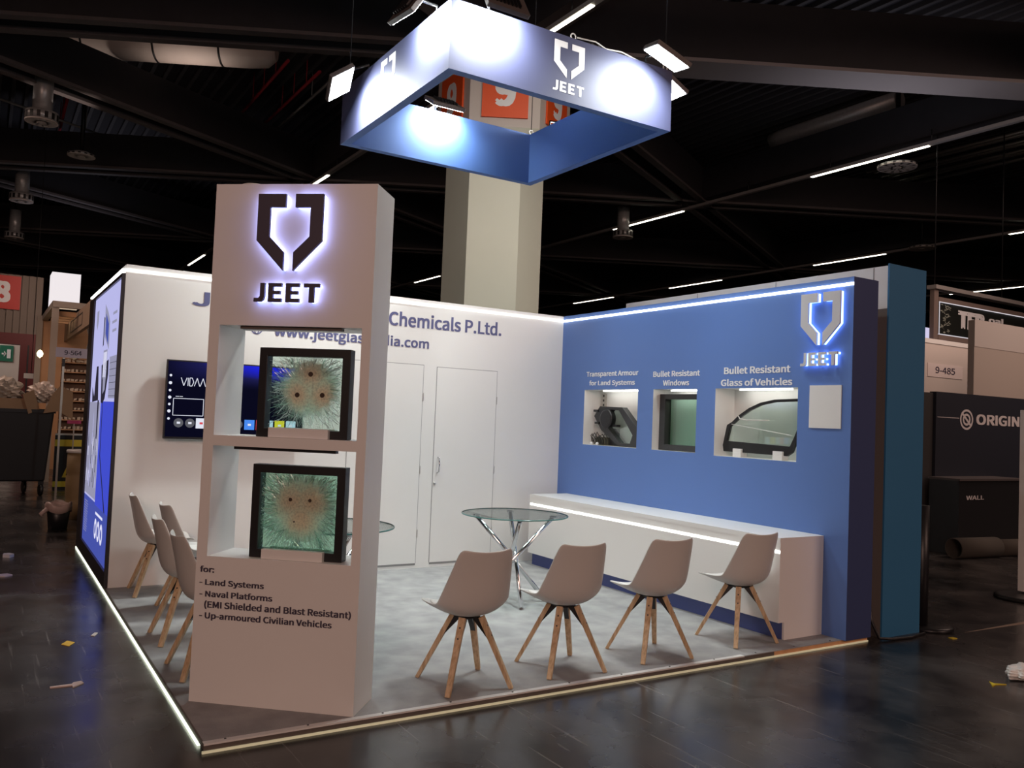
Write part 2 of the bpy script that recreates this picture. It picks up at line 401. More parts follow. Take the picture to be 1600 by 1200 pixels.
# ------------------------------------------------------------------ the hall
struct(box('floor', FLOORM, -30, 60, -30, 45, -.14, -.04))
struct(box('ceiling', CEILM, -30, 60, -30, 45, 9.4, 9.6))
DARKW = mat('dark_wall', (.02, .018, .02), .8)
struct(box('wall_right', DARKW, 60, 60.2, -30, 45, -.04, 9.4))
struct(box('wall_left', DARKW, -30.2, -30, -30, 45, -.04, 9.4))
struct(box('wall_rear', DARKW, -30, 60, 45, 45.2, -.04, 9.4))
# ribs of the roof deck
rb = MB()
for i in range(150): rb.box(-8+i*.3, -7.92+i*.3, -6, 34, 9.3, 9.4)
struct(rb.build('ceiling_rib', mat('deck_rib', (.08, .075, .08), .5)))

ZB = 7.6
def node(k, j): return V((6.15+9.1*k, 4.1+9.85*j+(4.92 if k % 2 else 0), ZB))
def beam(a, b, kind):
    d = (b-a).normalized(); n = V((-d.y, d.x, 0)); m = MB()
    if kind == 'pair':
        for s in (-1, 1):
            m.cur = 1; m.obox((a+b)/2+n*s*.27+V((0, 0, .03)), (b-a)/2, n*.09, (0, 0, .03))
            m.cur = 0; m.obox((a+b)/2+n*s*.27+V((0, 0, .49)), (b-a)/2, n*.035, (0, 0, .43))
    elif kind == 'soffit':
        m.cur = 1; m.obox((a+b)/2+V((0, 0, .03)), (b-a)/2, n*.36, (0, 0, .03))
        m.cur = 0; m.obox((a+b)/2+V((0, 0, .56)), (b-a)/2, n*.33, (0, 0, .5))
    else:
        m.cur = 0; m.obox((a+b)/2+V((0, 0, .45)), (b-a)/2, n*.22, (0, 0, .4))
    o = m.build('ceiling_beam', [BEAMM, SOFF if kind == 'soffit' else FLANGE]); struct(o)
SOFF = mat('grey_soffit', (.30, .27, .27), .6, noise=.1, nscale=1)
for k in range(-1, 4):
    for j in range(-1, 4):
        a = node(k, j); beam(a, node(k, j+1), 'box')
        if k % 2: nb = [(k+1, j), (k+1, j+1)]
        else: nb = [(k+1, j-1), (k+1, j)]
        for q in nb:
            soft = (k, j) == (0, 0) and q == (1, -1)
            beam(a, node(*q), 'soffit' if soft else 'pair')

# light rails under the beams that run with the aisle
def rail(x, y0, y1, lit, label):
    t = thing('light_rail', label, 'ceiling light', (x, (y0+y1)/2, ZB), group=None)
    MB().box(x-.05, x+.05, y0, y1, 7.4, 7.47).build('rail', ALUD, t)
    for a, b in lit: MB().box(x-.035, x+.035, a, b, 7.385, 7.4).build('light_tube', LEDR, t)
    y = y0+.8
    while y < y1:
        MB().tube([(x, y, 7.47), (x, y, 7.72)], .012, 6).build('hanger', BLACKM, t); y += 2.4
ALUD = mat('grey_rail', (.32, .3, .29), .5)
rail(5.95, -6, 34, [(-1.5, -.2), (1.5, 3.0), (5.8, 7.2), (12.2, 13.5), (26.0, 29.0)], 'ceiling light rail running above and left of the hanging blue frame')
rail(14.9, -6, 34, [(2.05, 4.9), (9.1, 12.1), (23.6, 26.0)], 'ceiling light rail crossing the dark roof right of the column')
rail(23.6, -6, 34, [(3.0, 5.0), (8.9, 11.7), (16.1, 19.1), (22.9, 26.0)], 'far ceiling light rail just above the blue booth wall')
rail(32.5, -6, 34, [(2.0, 5.0), (9.0, 12.0)], 'farthest ceiling light rail over the black and white banner')

# round air outlets
def outlet(x, y, label, ductlen=.75, r=.29, z=6.9, dh=.2):
    t = thing('air_outlet', label, 'air vent', (x, y, z), group='round air outlets under the roof')
    m = MB(); m.lathe([(r*.6, dh), (r*.6, dh+ductlen)], (x, y, z), 20); m.build('duct', DUCT, t)
    MB().tube([(x, y, z+dh+ductlen), (x, y, 9.35)], .05, 8).build('hanger', BLACKM, t)
    m = MB(); m.lathe([(r, .02), (r, dh), (r*.6, dh+.02)], (x, y, z), 24)
    m.build('drum', DUCT, t)
    m = MB()
    for k in range(12):
        a = 2*math.pi*k/12+.1; m.cur = 0
        d = V((math.cos(a), math.sin(a), 0)); n = V((-d.y, d.x, 0))
        m.obox(V((x, y, z+.005))+d*r*.56, d*r*.4, n*.055, (0, 0, .006))
    m.lathe([(.09, -.01), (.09, .02)], (x, y, z), 12)
    m.lathe([(r, 0), (r, .02), (r*.9, .02), (r*.9, 0)], (x, y, z), 24)
    m.build('slotted_face', WARMW, t)
    m = MB()
    for k in range(14):
        a = 2*math.pi*k/14; d = V((math.cos(a), math.sin(a), 0)); n = V((-d.y, d.x, 0))
        m.obox(V((x, y, z+dh*.5))+d*(r+.001), d*.004, n*.03, (0, 0, dh*.3))
    m.build('side_slot', BLACK, t)
outlet(-.32, 10.7, 'large round air outlet on a silver duct at upper left, nearest of its column', .9)
outlet(-.4, 18.5, 'round air outlet at left, second below the nearest one')
outlet(-.4, 24.8, 'small round air outlet at far left, lowest of its column')
outlet(.66, 14.24, 'flat round air outlet between the upper left ducts and the column', .05, .3, 7.3, .05)
outlet(14.4, 11.05, 'round drum air outlet right of the white column', .7)
outlet(15.44, 3.11, 'slotted round air outlet beneath the long lit rail at right', .05, .4, 7.3, .05)
outlet(23.3, 7.46, 'small slotted air outlet over the blue end wall', .05, .4, 7.3, .05)

# ducts and pipes among the beams
m = MB(); m.smooth = True
m.tube([(-2.4, 12.75, 8.93), (3.3, 9.62, 8.93), (3.6, 9.46, 8.93), (3.75, 9.38, 8.93)], [.37, .37, .34, .2], 20)
t = thing('pale_air_duct', 'pale oval air duct lying between the beams at upper left', 'duct', (1.2, 10.7, 8.5))
m.build('duct_body', PALE, t)
m = MB()
for f in (.02, .3, .58, .84):
    c = V((-.9, 11.93, 8.93)).lerp(V((3.5, 9.51, 8.93)), f); m.lathe([(.38, -.02), (.38, .02)], c, 20, (.874, -.477, 0))
m.build('duct_strap', BLACKM, t)
m = MB(); m.tube([(15.6, 6.7, 8.83), (15.62, 6.4, 8.87), (15.62, 3.2, 8.87)], .2, 16); m.tube([(15.62, 6.6, 8.87), (16.1, 6.75, 8.4), (16.4, 6.8, 8.0)], .19, 16)
tag(m.build('silver_air_duct', DUCT), 'ribbed silver air duct elbow among beams at upper right', 'duct')
m = MB(); m.tube([(14.3, 12.6, 8.85), (11.5, 12.8, 8.85)], .22, 14); m.tube([(13, 12.69, 8.9), (13, 12.69, 9.398)], .02, 6)
tag(m.build('round_air_duct', DUCT), 'dull round air duct just right of the white column top', 'duct')
for i, (a, b, lab) in enumerate((((3.97, 9.281), (4.001, 14.088), 'red sprinkler pipe nearer the pale duct at upper left'), ((4.696, 9.424), (4.655, 14.701), 'red sprinkler pipe beside the left floodlight'), ((0.329, 14.446), (0.36, 18.281), 'red sprinkler pipe right of the largest air outlet'))):
    m = MB(); m.tube([(*a, 8.76), (*b, 8.76)], .035, 8)
    for y in range(1, 4): m.tube([(a[0], a[1]+y*.9, 8.76), (a[0], a[1]+y*.9, 9.398)], .012, 5)
    tag(m.build('sprinkler_pipe', REDP), lab, 'pipe')
m = MB(); m.tube([(5.05, 9.4, 8.75), (5.0, 15.1, 8.75)], .03, 8); m.tube([(5.05, 11, 8.75), (5.05, 11, 9.398)], .012, 5)
tag(m.build('conduit_pipe', ALUD), 'grey conduit pipe parallel to the red pipes at left', 'pipe')
m = MB(); m.tube([(-1.04, 15.5, 8.66), (2.91, 17.85, 8.66)], .03, 6); m.tube([(.9, 16.65, 8.66), (.9, 16.65, 9.398)], .012, 5)
tag(m.build('conduit_pipe', ALUD), 'thin pale conduit pipe slanting behind the largest air outlet', 'pipe')
for i in range(7):
    m = MB(); x = 19.3+i*.33; m.tube([(x, 0, 8.76+.05*(i % 2)), (x, 6.6, 8.76+.05*(i % 2))], .05, 6)
    tag(m.build('cable_tube', ALU), 'one of the thin grey tubes under the roof behind the lit rail at right', 'pipe', 'thin grey roof tubes at right')

# hexagonal column with its hall number signs
CC = V((6.2, 4.45, 0)); HC = V((6.30, 4.40, 0)); CA = math.radians(240)
def hexpts(R, c=None):
    c = c or CC
    return [(c.x+R*math.cos(CA+math.radians(30+60*k)), c.y+R*math.sin(CA+math.radians(30+60*k))) for k in range(6)]
def hexa(m, R0, z0, R1, z1, c0=None, c1=None):
    a, b = hexpts(R0, c0), hexpts(R1, c1); n = m.add([(x, y, z0) for x, y in a]+[(x, y, z1) for x, y in b])
    for k in range(6): m.face([n+k, n+(k+1) % 6, n+6+(k+1) % 6, n+6+k])
    m.face([n+k for k in range(6)][::-1]); m.face([n+6+k for k in range(6)])
m = MB(); hexa(m, .83, -.04, .83, 5.8); hexa(m, .84, 5.8, 1.13, 6.2, CC, HC); struct(m.build('column', BEIGE))
m = MB(); hexa(m, 1.13, 6.2, 1.13, 7.58, HC, HC); struct(m.build('column_head', WARMW))
for k, lab in ((-1, 'orange hall sign with white 9 on left face of column head'), (0, 'orange hall sign with white 9 facing front on column head'), (1, 'orange hall sign with white 9 on right face of column head')):
    a = CA+math.radians(60*k); d = V((math.cos(a), math.sin(a), 0)); u = V((-d.y, d.x, 0)); c = HC+d*(1.13*.866+.02)
    s = MB().obox(c+V((0, 0, 6.76)), u*.37, d*.015, (0, 0, .42)).build('number_sign', ORANGE)
    tag(s, lab, 'sign', 'orange hall number signs')
    text('numeral', '9', c+d*.016-u*.17+V((0, 0, 6.50)), u, (0, 0, 1), .34, .56, WHITEVINYL, s, bold=.02)

# ------------------------------------------------------------------ booth platform
W_ = 4.593; D = 3.766; HH = 2.75
t = thing('booth_platform', 'grey carpeted booth platform with lit lower edge on the black hall floor', 'platform', (2.3, -1.5, -.04))
box('carpet', CARPET, -.016, W_+.3, -D, 2.55, -.012, 0, t)
box('deck', BROWN, -.012, W_+.3, -D+.004, 2.55, -.028, -.012, t)
box('edge_profile', mat('edge_trim', (.7, .7, .68), .4), -.022, W_-1.05, -D-.006, -D+.03, -.006, .003, t)
tag(box('edge_board', BAREWOOD, W_-.75, W_+.3, -D-.004, -D, -.036, -.004, t), 'bare wood edge board')
box('edge_board', BROWN, -.022, W_-.75, -D-.005, -D, -.03, -.004, t)
box('edge_board', BROWN, -.023, -.016, -D, 2.55, -.024, .002, t)
box('led_strip', LEDG, -.028, -.014, -D+.1, 2.55, -.04, -.024, t)
box('led_strip', mat('faint_edge_led', (.7, .66, .45), .5, emit=(1, .93, .6), estr=.22), -.03, W_+.3, -D-.014, -D-.003, -.04, -.029, t)
m = MB()
for i in range(12): m.lathe([(.006, 0), (.006, .002)], (.08+i*.4, -D+.02, .003), 8)
m.build('screw', BLACKM, t)

# ------------------------------------------------------------------ booth walls
t = thing('booth_wall', 'tall white booth wall with slate blue company lettering and two flush doors', 'wall', (2.3, .05, 0))
box('wall_panel', WHITE, 0, W_, 0, .1, 0, HH, t)
box('side_panel', WHITE, .0, .1, .1, 2.54, 0, HH, t)
box('rear_panel', WHITE, .1, W_, 2.44, 2.54, 0, HH, t)
box('led_strip', LED, 0, W_, -.010, -.0005, 2.69, 2.708, t)
box('led_strip', LED, -.03, -.0005, .0, 2.5, 2.692, 2.71, t)
X, Z = (1, 0, 0), (0, 0, 1)
def ink(s, x0, x1, z0, z1, y=-.0015): text('lettering', s, (x0, y, z0), X, Z, x1-x0, z1-z0, INKBLUE, t)
ink('Jeet Glass &', .55, 2.36, 2.452, 2.595); ink('Chemicals P.Ltd.', 2.44, 3.767, 2.452, 2.605)
ink('www.jeetglassindia.com', 1.29, 2.90, 2.215, 2.355)
m = MB()
for r in (.055,): m.ring([(r*math.cos(a), r*math.sin(a)) for a in [k*math.pi/12 for k in range(24)]], [(r*.78*math.cos(a), r*.78*math.sin(a)) for a in [k*math.pi/12 for k in range(24)]], (1.13, -.0005, 2.3), X, Z, (0, -.0015, 0))
m.ring([(.026*math.cos(a), .05*math.sin(a)) for a in [k*math.pi/12 for k in range(24)]], [(.016*math.cos(a), .045*math.sin(a)) for a in [k*math.pi/12 for k in range(24)]], (1.13, -.0005, 2.3), X, Z, (0, -.0015, 0))
m.box(1.078, 1.182, -.002, -.0005, 2.295, 2.305); m.build('globe_icon', INKBLUE, t)
GAP = mat('shadow_gap', (.25, .25, .25), .8)
def door(x0, x1, z1, hx, top):
    b = MB().box(x0, x1, -.004, -.0005, .05, z1).build('door_leaf', WHITE, t)
    g = MB().box(x0-.006, x0, -.003, -.0005, .05, z1).box(x1, x1+.005, -.003, -.0005, .05, z1).box(x0-.006, x1+.005, -.003, -.0005, z1, z1+.005).box(x0, x1, -.003, -.0005, .03, .05)
    g.build('door_gap', GAP, b)
    if hx:
        h = MB(); h.tube([(hx, -.004, 1.13), (hx, -.035, 1.115), (hx, -.042, 1.05), (hx, -.035, .985), (hx, -.004, .97)], .008, 8); h.build('door_handle', CHROME, b)
        h = MB(); h.lathe([(.014, 0), (.014, .01), (.0, .012)], (hx-.03, -.004, .86), 12, (0, -1, 0)); h.build('door_lock', CHROME, b)
    k = MB()
    for z in (.35, 1.0, 1.75): k.box(x1+.001, x1+.012, -.008, -.0005, z-.04, z+.04)
    k.build('door_hinge', ALU, b)
door(3.01, 3.735, 2.065, 3.06, True)
door(2.06, 2.85, 2.075, None, True)
# lit printed panel on the aisle side
t = thing('lightbox', 'tall illuminated printed panel on the aisle side of the white wall', 'lightbox', (-.02, 1.2, 0))
m = MB()
for a in ((-.03, -.0005, 0, 2.53, 0, .13), (-.03, -.0005, 0, 2.53, 2.64, 2.672), (-.03, -.0005, .0, .03, .13, 2.64), (-.03, -.0005, 2.12, 2.53, .13, 2.64)): m.box(*a)
m.build('frame', mat('lightbox_frame', (.03, .025, .03), .4), t)
pm = [emis('print_lavender', (.56, .56, .95), .85), emis('print_blue', (.06, .09, .75), .8), emis('print_deepblue', (.09, .13, .62), .62), emis('print_dark', (.03, .03, .06), .5), emis('print_grey', (.42, .42, .6), .7), emis('print_white', (.8, .8, 1), .95)]
m = MB()
def pic(y0, y1, z0, z1, k, lift): m.cur = k; x = -.012-lift*.0008; m.quad((x, y0, z0), (x, y1, z0), (x, y1, z1), (x, y0, z1))
def pol(pts, k, lift):
    m.cur = k; x = -.012-lift*.0008; n = m.add([(x, y, z) for y, z in pts]); m.face([n+i for i in range(len(pts))])
pic(.03, 2.12, 1.585, 2.64, 0, 0); pic(.03, 2.12, .60, 1.585, 0, 0); pic(.03, 2.12, .13, .60, 2, 0)
pic(.03, 1.15, .58, 1.57, 1, 1)                                   # blue glass pane
pol([(.98, 1.57), (1.02, 1.57), (1.0, 1.05), (.45, .58), (.38, .58), (.95, 1.06)], 3, 2)
pol([(1.2, 1.56), (2.1, 1.56), (2.1, .62), (1.15, .62)], 4, 1)
for i in range(26):
    y = random.uniform(1.2, 2.05); z = random.uniform(.66, 1.35); pol([(y, z), (y+.03, z), (y+.02, z+random.uniform(.08, .22)), (y-.01, z+.1)], random.choice((3, 5, 0)), 2)
pol([(.05, 1.60), (.62, 1.60), (.66, 1.98), (.05, 1.98)], 4, 1)   # grey block wall
for z in range(6): pic(.06, .62, 1.62+z*.06, 1.624+z*.06, 3, 2)
pol([(1.2, 2.52), (.95, 2.42), (.78, 2.32), (.76, 2.05), (1.15, 2.2)], 4, 2); pol([(1.1, 2.42), (.86, 2.3), (.84, 2.1), (1.08, 2.22)], 2, 3)
pol([(1.25, 2.4), (1.18, 2.38), (1.18, 2.12), (1.25, 2.1)], 3, 2)
pic(.85, 1.15, 1.78, 2.06, 4, 2)
for k in range(3): pic(.88+k*.09, .94+k*.09, 1.8, 2.04, 5, 3)
pol([(1.25, 1.92), (.72, 1.96), (.7, 1.82), (.86, 1.6), (1.0, 1.55), (1.15, 1.56), (1.2, 1.75)], 3, 2); pol([(1.1, 1.86), (.84, 1.88), (.9, 1.68), (1.05, 1.64)], 4, 3)
pol([(1.65, 1.92), (1.5, 1.92), (1.38, 1.58), (1.9, 1.56), (1.95, 1.72), (1.75, 1.62)], 3, 2)
pol([(1.42, 1.58), (1.3, 1.58), (1.32, 1.2), (1.4, 1.2)], 3, 2)
for i, z in enumerate((2.36, 2.28, 2.2)): pic(.3, .58+.04*(i % 2), z, z+.025, 4, 2)
pol([(1.9, 2.5), (1.72, 2.5), (1.72, 2.4), (1.8, 2.3), (1.9, 2.36)], 4, 2)
for i in range(13): pic(1.75-.02*(i % 3), 2.03, .24+i*.025, .247+i*.025, 4, 2)
pic(.5, 1.05, .50, .525, 5, 2)
for y in (.55, .77, .99):
    m.cur = 5; pol([(y+.095*math.cos(a), .37+.095*math.sin(a)) for a in [k*math.pi/9 for k in range(18)]], 5, 2)
    pol([(y+.05*math.cos(a), .37+.05*math.sin(a)) for a in [k*math.pi/9 for k in range(18)]], 2, 3)
m.build('printed_panel', pm, t, fixn=False)

# blue wall with three display niches
NI = [(-1.338, -.448, 1.315, 1.909), (-2.164, -1.567, 1.315, 1.905), (-3.303, -2.397, 1.305, 1.907)]
ys = sorted([-3.8, 0]+[v for n in NI for v in n[:2]]); zs = sorted(set([0, HH]+[v for n in NI for v in n[2:]]))
t = thing('display_wall', 'blue display wall with three lit white niches and white captions', 'wall', (W_+.15, -1.9, 0))
m = MB()
for i in range(len(ys)-1):
    nic = [n for n in NI if abs(n[0]-ys[i]) < 1e-6]
    if nic:
        n = nic[0]; m.quad((W_, ys[i], 0), (W_, ys[i+1], 0), (W_, ys[i+1], n[2]), (W_, ys[i], n[2])); m.quad((W_, ys[i], n[3]), (W_, ys[i+1], n[3]), (W_, ys[i+1], HH), (W_, ys[i], HH))
    else: m.quad((W_, ys[i], 0), (W_, ys[i+1], 0), (W_, ys[i+1], HH), (W_, ys[i], HH))
x1 = W_+.3
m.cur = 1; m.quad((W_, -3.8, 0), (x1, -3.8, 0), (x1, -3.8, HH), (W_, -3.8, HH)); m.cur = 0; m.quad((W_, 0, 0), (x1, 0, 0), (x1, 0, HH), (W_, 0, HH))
m.quad((W_, -3.8, HH), (x1, -3.8, HH), (x1, 0, HH), (W_, 0, HH)); m.quad((x1, -3.8, 0), (x1, 0, 0), (x1, 0, HH), (x1, -3.8, HH))
m.build('wall_panel', [BLUE, NAVYEND], t, fixn=False)
for y0, y1, z0, z1 in NI:
    xb = W_+.245; m = MB()
    m.quad((xb, y0, z0), (xb, y1, z0), (xb, y1, z1), (xb, y0, z1))
    m.quad((W_, y0, z0), (xb, y0, z0), (xb, y0, z1), (W_, y0, z1)); m.quad((W_, y1, z0), (xb, y1, z0), (xb, y1, z1), (W_, y1, z1))
    m.quad((W_, y0, z0), (xb, y0, z0), (xb, y1, z0), (W_, y1, z0)); m.quad((W_, y0, z1), (xb, y0, z1), (xb, y1, z1), (W_, y1, z1))
    n = m.build('niche', WHITE2, t, fixn=False)
    box('niche_light', NICHEL, W_+.13, W_+.16, y0+.2*(y1-y0), y1-.18*(y1-y0), z1-.012, z1-.002, n)
box('led_strip', LED, W_-.012, W_-.0005, -3.8, 0, 2.684, 2.705, t)
UY = (0, -1, 0)
for s, y0, y1, z0, z1 in (('Transparent Armour', -.475, -1.338, 2.035, 2.105), ('for Land Systems', -.53, -1.288, 1.94, 2.01), ('Bullet Resistant', -1.56, -2.198, 2.025, 2.085), ('Windows', -1.703, -2.061, 1.938, 1.995), ('Bullet Resistant', -2.495, -3.225, 2.03, 2.098), ('Glass of Vehicles', -2.462, -3.247, 1.925, 1.99)):
    text('lettering', s, (W_-.0015, y0, z0), UY, Z, y0-y1, z1-z0, WHITEVINYL, t, bold=.013)
t = thing('illuminated_logo', 'silver emblem and letters with blue glow high on the blue wall', 'sign', (W_-.03, -3.53, 2.2))
logo(t, (W_, -3.350, 2.648), UY, Z, .365, .415, .005, -.575, .345, .105, SILVER, HALOB, True)
t = thing('notice_board', 'small white square notice panel below the glowing blue logo', 'sign', (W_-.01, -3.57, 1.75))
box('panel', WHITE2, W_-.008, W_-.0005, -3.716, -3.422, 1.585, 1.921, t)
# things in the niches
box_ = NI[0]
t = thing('armour_glass_unit', 'black six-sided armoured glass unit with round disc in left niche', 'exhibit', (W_+.12, -.85, 1.316))
ho = [(.597, 1.734), (.975, 1.727), (1.235, 1.508), (1.255, 1.317), (.937, 1.317), (.637, 1.474), (.501, 1.627)]
hi = [(.79, 1.70), (.925, 1.693), (1.155, 1.44), (1.115, 1.352), (.95, 1.352), (.72, 1.53), (.66, 1.62)]
MB().ring(ho, hi, (W_+.17, 0, 0), UY, Z, (-.07, 0, 0)).build('frame', DKGREY, t, bevel=.004)
MB().prism(hi, (W_+.15, 0, 0), UY, Z, (-.02, 0, 0)).build('glass', GREENG, t)
m = MB(); m.lathe([(.092, 0), (.092, .045), (.1, .05), (.1, .065), (.085, .07)], (W_+.11, -.775, 1.6), 32, (-1, 0, 0)); m.build('port_disc', BLACKM, t)
for y, z in ((-.545, 1.685), (-.57, 1.555), (-.88, 1.53)):
    MB().box(W_+.08, W_+.13, y-.04, y+.03, z-.012, z+.012).build('lug', BLACKM, t)
MB().box(W_+.171, W_+.175, -.86, -.70, 1.316, 1.50).build('stand', BLACKM, t)
m = MB(); m.box(W_+.178, W_+.23, -.68, -.38, 1.316, 1.40)
t = thing('wiring_unit', 'small wiring block with tangled black leads in corner of left niche', 'electronics', (W_+.15, -.5, 1.316))
m.build('block', mat('olive_block', (.12, .12, .08), .6), t)
for i in range(7):
    y = -.37-.045*i; m = MB(); m.tube([(W_+.12, y, 1.325), (W_+.1, y-.01, 1.36+.02*(i % 3)), (W_+.11, y-.05, 1.42+.012*(i % 4)), (W_+.13, y-.09, 1.38), (W_+.15, y-.07, 1.33)], .005, 6); m.build('lead', BLACK, t)
for y in (-.5, -.6): MB().lathe([(.012, 0), (.02, .012), (.012, .026), (0, .03)], (W_+.08, y, 1.3165), 10).build('plug', WHITEVINYL, t)
t = thing('socket_strip', 'thin slotted metal strip on back of left niche', 'fitting', (W_+.24, -.5, 1.8))
MB().box(W_+.225, W_+.2445, -.535, -.47, 1.50, 1.88).build('strip', ALU, t)
m = MB()
for k in range(7): m.box(W_+.2235, W_+.2245, -.515, -.49, 1.54+k*.05, 1.565+k*.05)
m.build('slot', BLACK, t)
t = thing('window_sample', 'thick dark framed green glass window sample in middle niche', 'exhibit', (W_+.12, -1.85, 1.316))
MB().ring([(1.575, 1.318), (2.15, 1.318), (2.15, 1.862), (1.575, 1.862)], [(1.655, 1.372), (2.09, 1.372), (2.09, 1.812), (1.655, 1.812)], (W_+.16, 0, 0), UY, Z, (-.08, 0, 0)).build('frame', DKGREY, t, bevel=.003)
MB().prism([(1.655, 1.372), (2.09, 1.372), (2.09, 1.812), (1.655, 1.812)], (W_+.155, 0, 0), UY, Z, (-.02, 0, 0)).build('glass', WINDOWG, t)
t = thing('car_door_glass', 'black framed armoured car door glass in right niche', 'exhibit', (W_+.1, -2.8, 1.33))
do = [(2.41, 1.402), (2.454, 1.583), (2.513, 1.613), (2.587, 1.672), (2.701, 1.737), (2.828, 1.785), (2.983, 1.813), (3.28, 1.822), (3.265, 1.583), (3.225, 1.48), (3.178, 1.374), (3.127, 1.343), (2.421, 1.347)]
di = [(2.457, 1.443), (2.494, 1.574), (2.524, 1.594), (2.601, 1.652), (2.712, 1.715), (2.838, 1.764), (2.99, 1.790), (3.255, 1.798), (3.24, 1.600), (3.195, 1.50), (3.155, 1.425), (3.12, 1.425), (2.47, 1.441)]
MB().ring(do, di, (W_+.125, 0, 0), UY, Z, (-.03, 0, 0)).build('frame', BLACKM, t, bevel=.003)
MB().prism(di, (W_+.115, 0, 0), UY, Z, (-.012, 0, 0)).build('glass', GREENG, t)
m = MB(); m.tube([(W_+.095, -2.51, 1.592), (W_+.095, -3.17, 1.515)], .003, 6); m.build('seam', WHITE2, t)
m = MB(); m.tube([(W_+.095, -2.585, 1.668), (W_+.08, -2.62, 1.64), (W_+.075, -2.70, 1.632), (W_+.075, -2.95, 1.634)], .005, 8); m.build('pull_cord', PLAST, t)
for y0, y1, lab in ((-2.65, -2.555, 'white support block under front of the car door glass'), (-3.10, -3.0, 'white support block under rear of the car door glass')):
    tag(MB().box(W_+.07, W_+.15, y0, y1, 1.306, 1.346).box(W_+.07, W_+.092, y0, y1, 1.346, 1.378).box(W_+.128, W_+.15, y0, y1, 1.346, 1.378).build('support_block', WHITE2, bevel=.002), lab, 'support block')

# display bench along the blue wall
bx = W_-.4935; y0, y1 = -3.584, -.19
t = thing('display_bench', 'long low white bench with light line along the blue wall', 'bench', (W_-.25, -1.9, 0))
MB().box(bx, W_-.001, y0+.02, y1, .13, .72).build('body', WHITE2, t)
MB().box(bx-.002, W_-.001, y0-.0, y1, .72, .756).build('bench_top', WHITE2, t)
MB().prism([(bx, .13), (bx+.065, .13), (bx+.065, 0), (W_-.001, 0), (W_-.001, .72), (bx, .72)], (0, y0, 0), X, Z, (0, .02, 0)).build('end_panel', WHITE2, t)
MB().box(bx+.06, W_-.001, y0+.02, y1, 0, .13).build('plinth', NAVY, t)
MB().box(bx-.004, bx-.0005, y0+.0, y1-.02, .642, .662).build('led_strip', LED, t)

# ------------------------------------------------------------------ display tower
TL = (.0357, -3.1334, 0); TR = -.7116; TW, TD, TH = .9088, .3009, 2.769
def local(name, label, cat): return thing(name, label, cat, TL, TR)
t = local('display_tower', 'tall white display tower with two open niches and text at front', 'display stand')
NT = [(.063, .860, 1.412, 2.004), (.056, .857, .768, 1.356)]
xs = [0, .06, .858, TW]; zz = [0, .768, 1.356, 1.412, 2.004, TH]
m = MB()
m.box(0, TW, 0, TD, 0, .768); m.box(0, TW, 0, TD, 1.356, 1.412); m.box(0, TW, 0, TD, 2.004, TH)
for z0, z1 in ((.768, 1.356), (1.412, 2.004)): m.box(0, .06, 0, TD, z0, z1); m.box(.858, TW, 0, TD, z0, z1)
o = m.build('tower_body', WHITE, t, world=False)
for z in (2.004, 1.356):
    MB().box(.17, .74, .02, .06, z-.016, z-.001).build('niche_light_rail', BLACKM if z < 1.5 else BROWN, t, world=False)
    MB().box(.19, .72, .06, .075, z-.013, z-.002).build('niche_light', NICHEL, t, world=False)
UXl, UZl = (1, 0, 0), (0, 0, 1)
for s, x0, x1, z0, z1 in (('for:', .026, .107, .681, .716), ('- Land Systems', .026, .390, .606, .648), ('- Naval Platforms', .03, .440, .553, .588), ('(EMI Shielded and Blast Resistant)', .06, .873, .488, .535), ('- Up-armoured Civilian Vehicles', .035, .772, .430, .475)):
    text('lettering', s, (x0, -.0015, z0), UXl, UZl, x1-x0, z1-z0, INK, t, world=False, bold=.013)
t = local('illuminated_logo', 'black emblem and letters with white glow on top of the display tower', 'sign')
logo(t, (.269, 0, 2.703), UXl, UZl, .363, .41, 0, -.576, .363, .100, INK, HALO, False, gap=.032)
c = thing('cable_coil', 'white cable coil lying on top of the display tower', 'cable', (TL[0], TL[1], 0), TR)
m = MB(); m.tube([(.16+.07*math.cos(a), .12+.07*math.sin(a), TH+.006+.006*a/6.3) for a in [k*.35 for k in range(36)]], .005, 6); m.build('coil', PLAST, c, world=False)

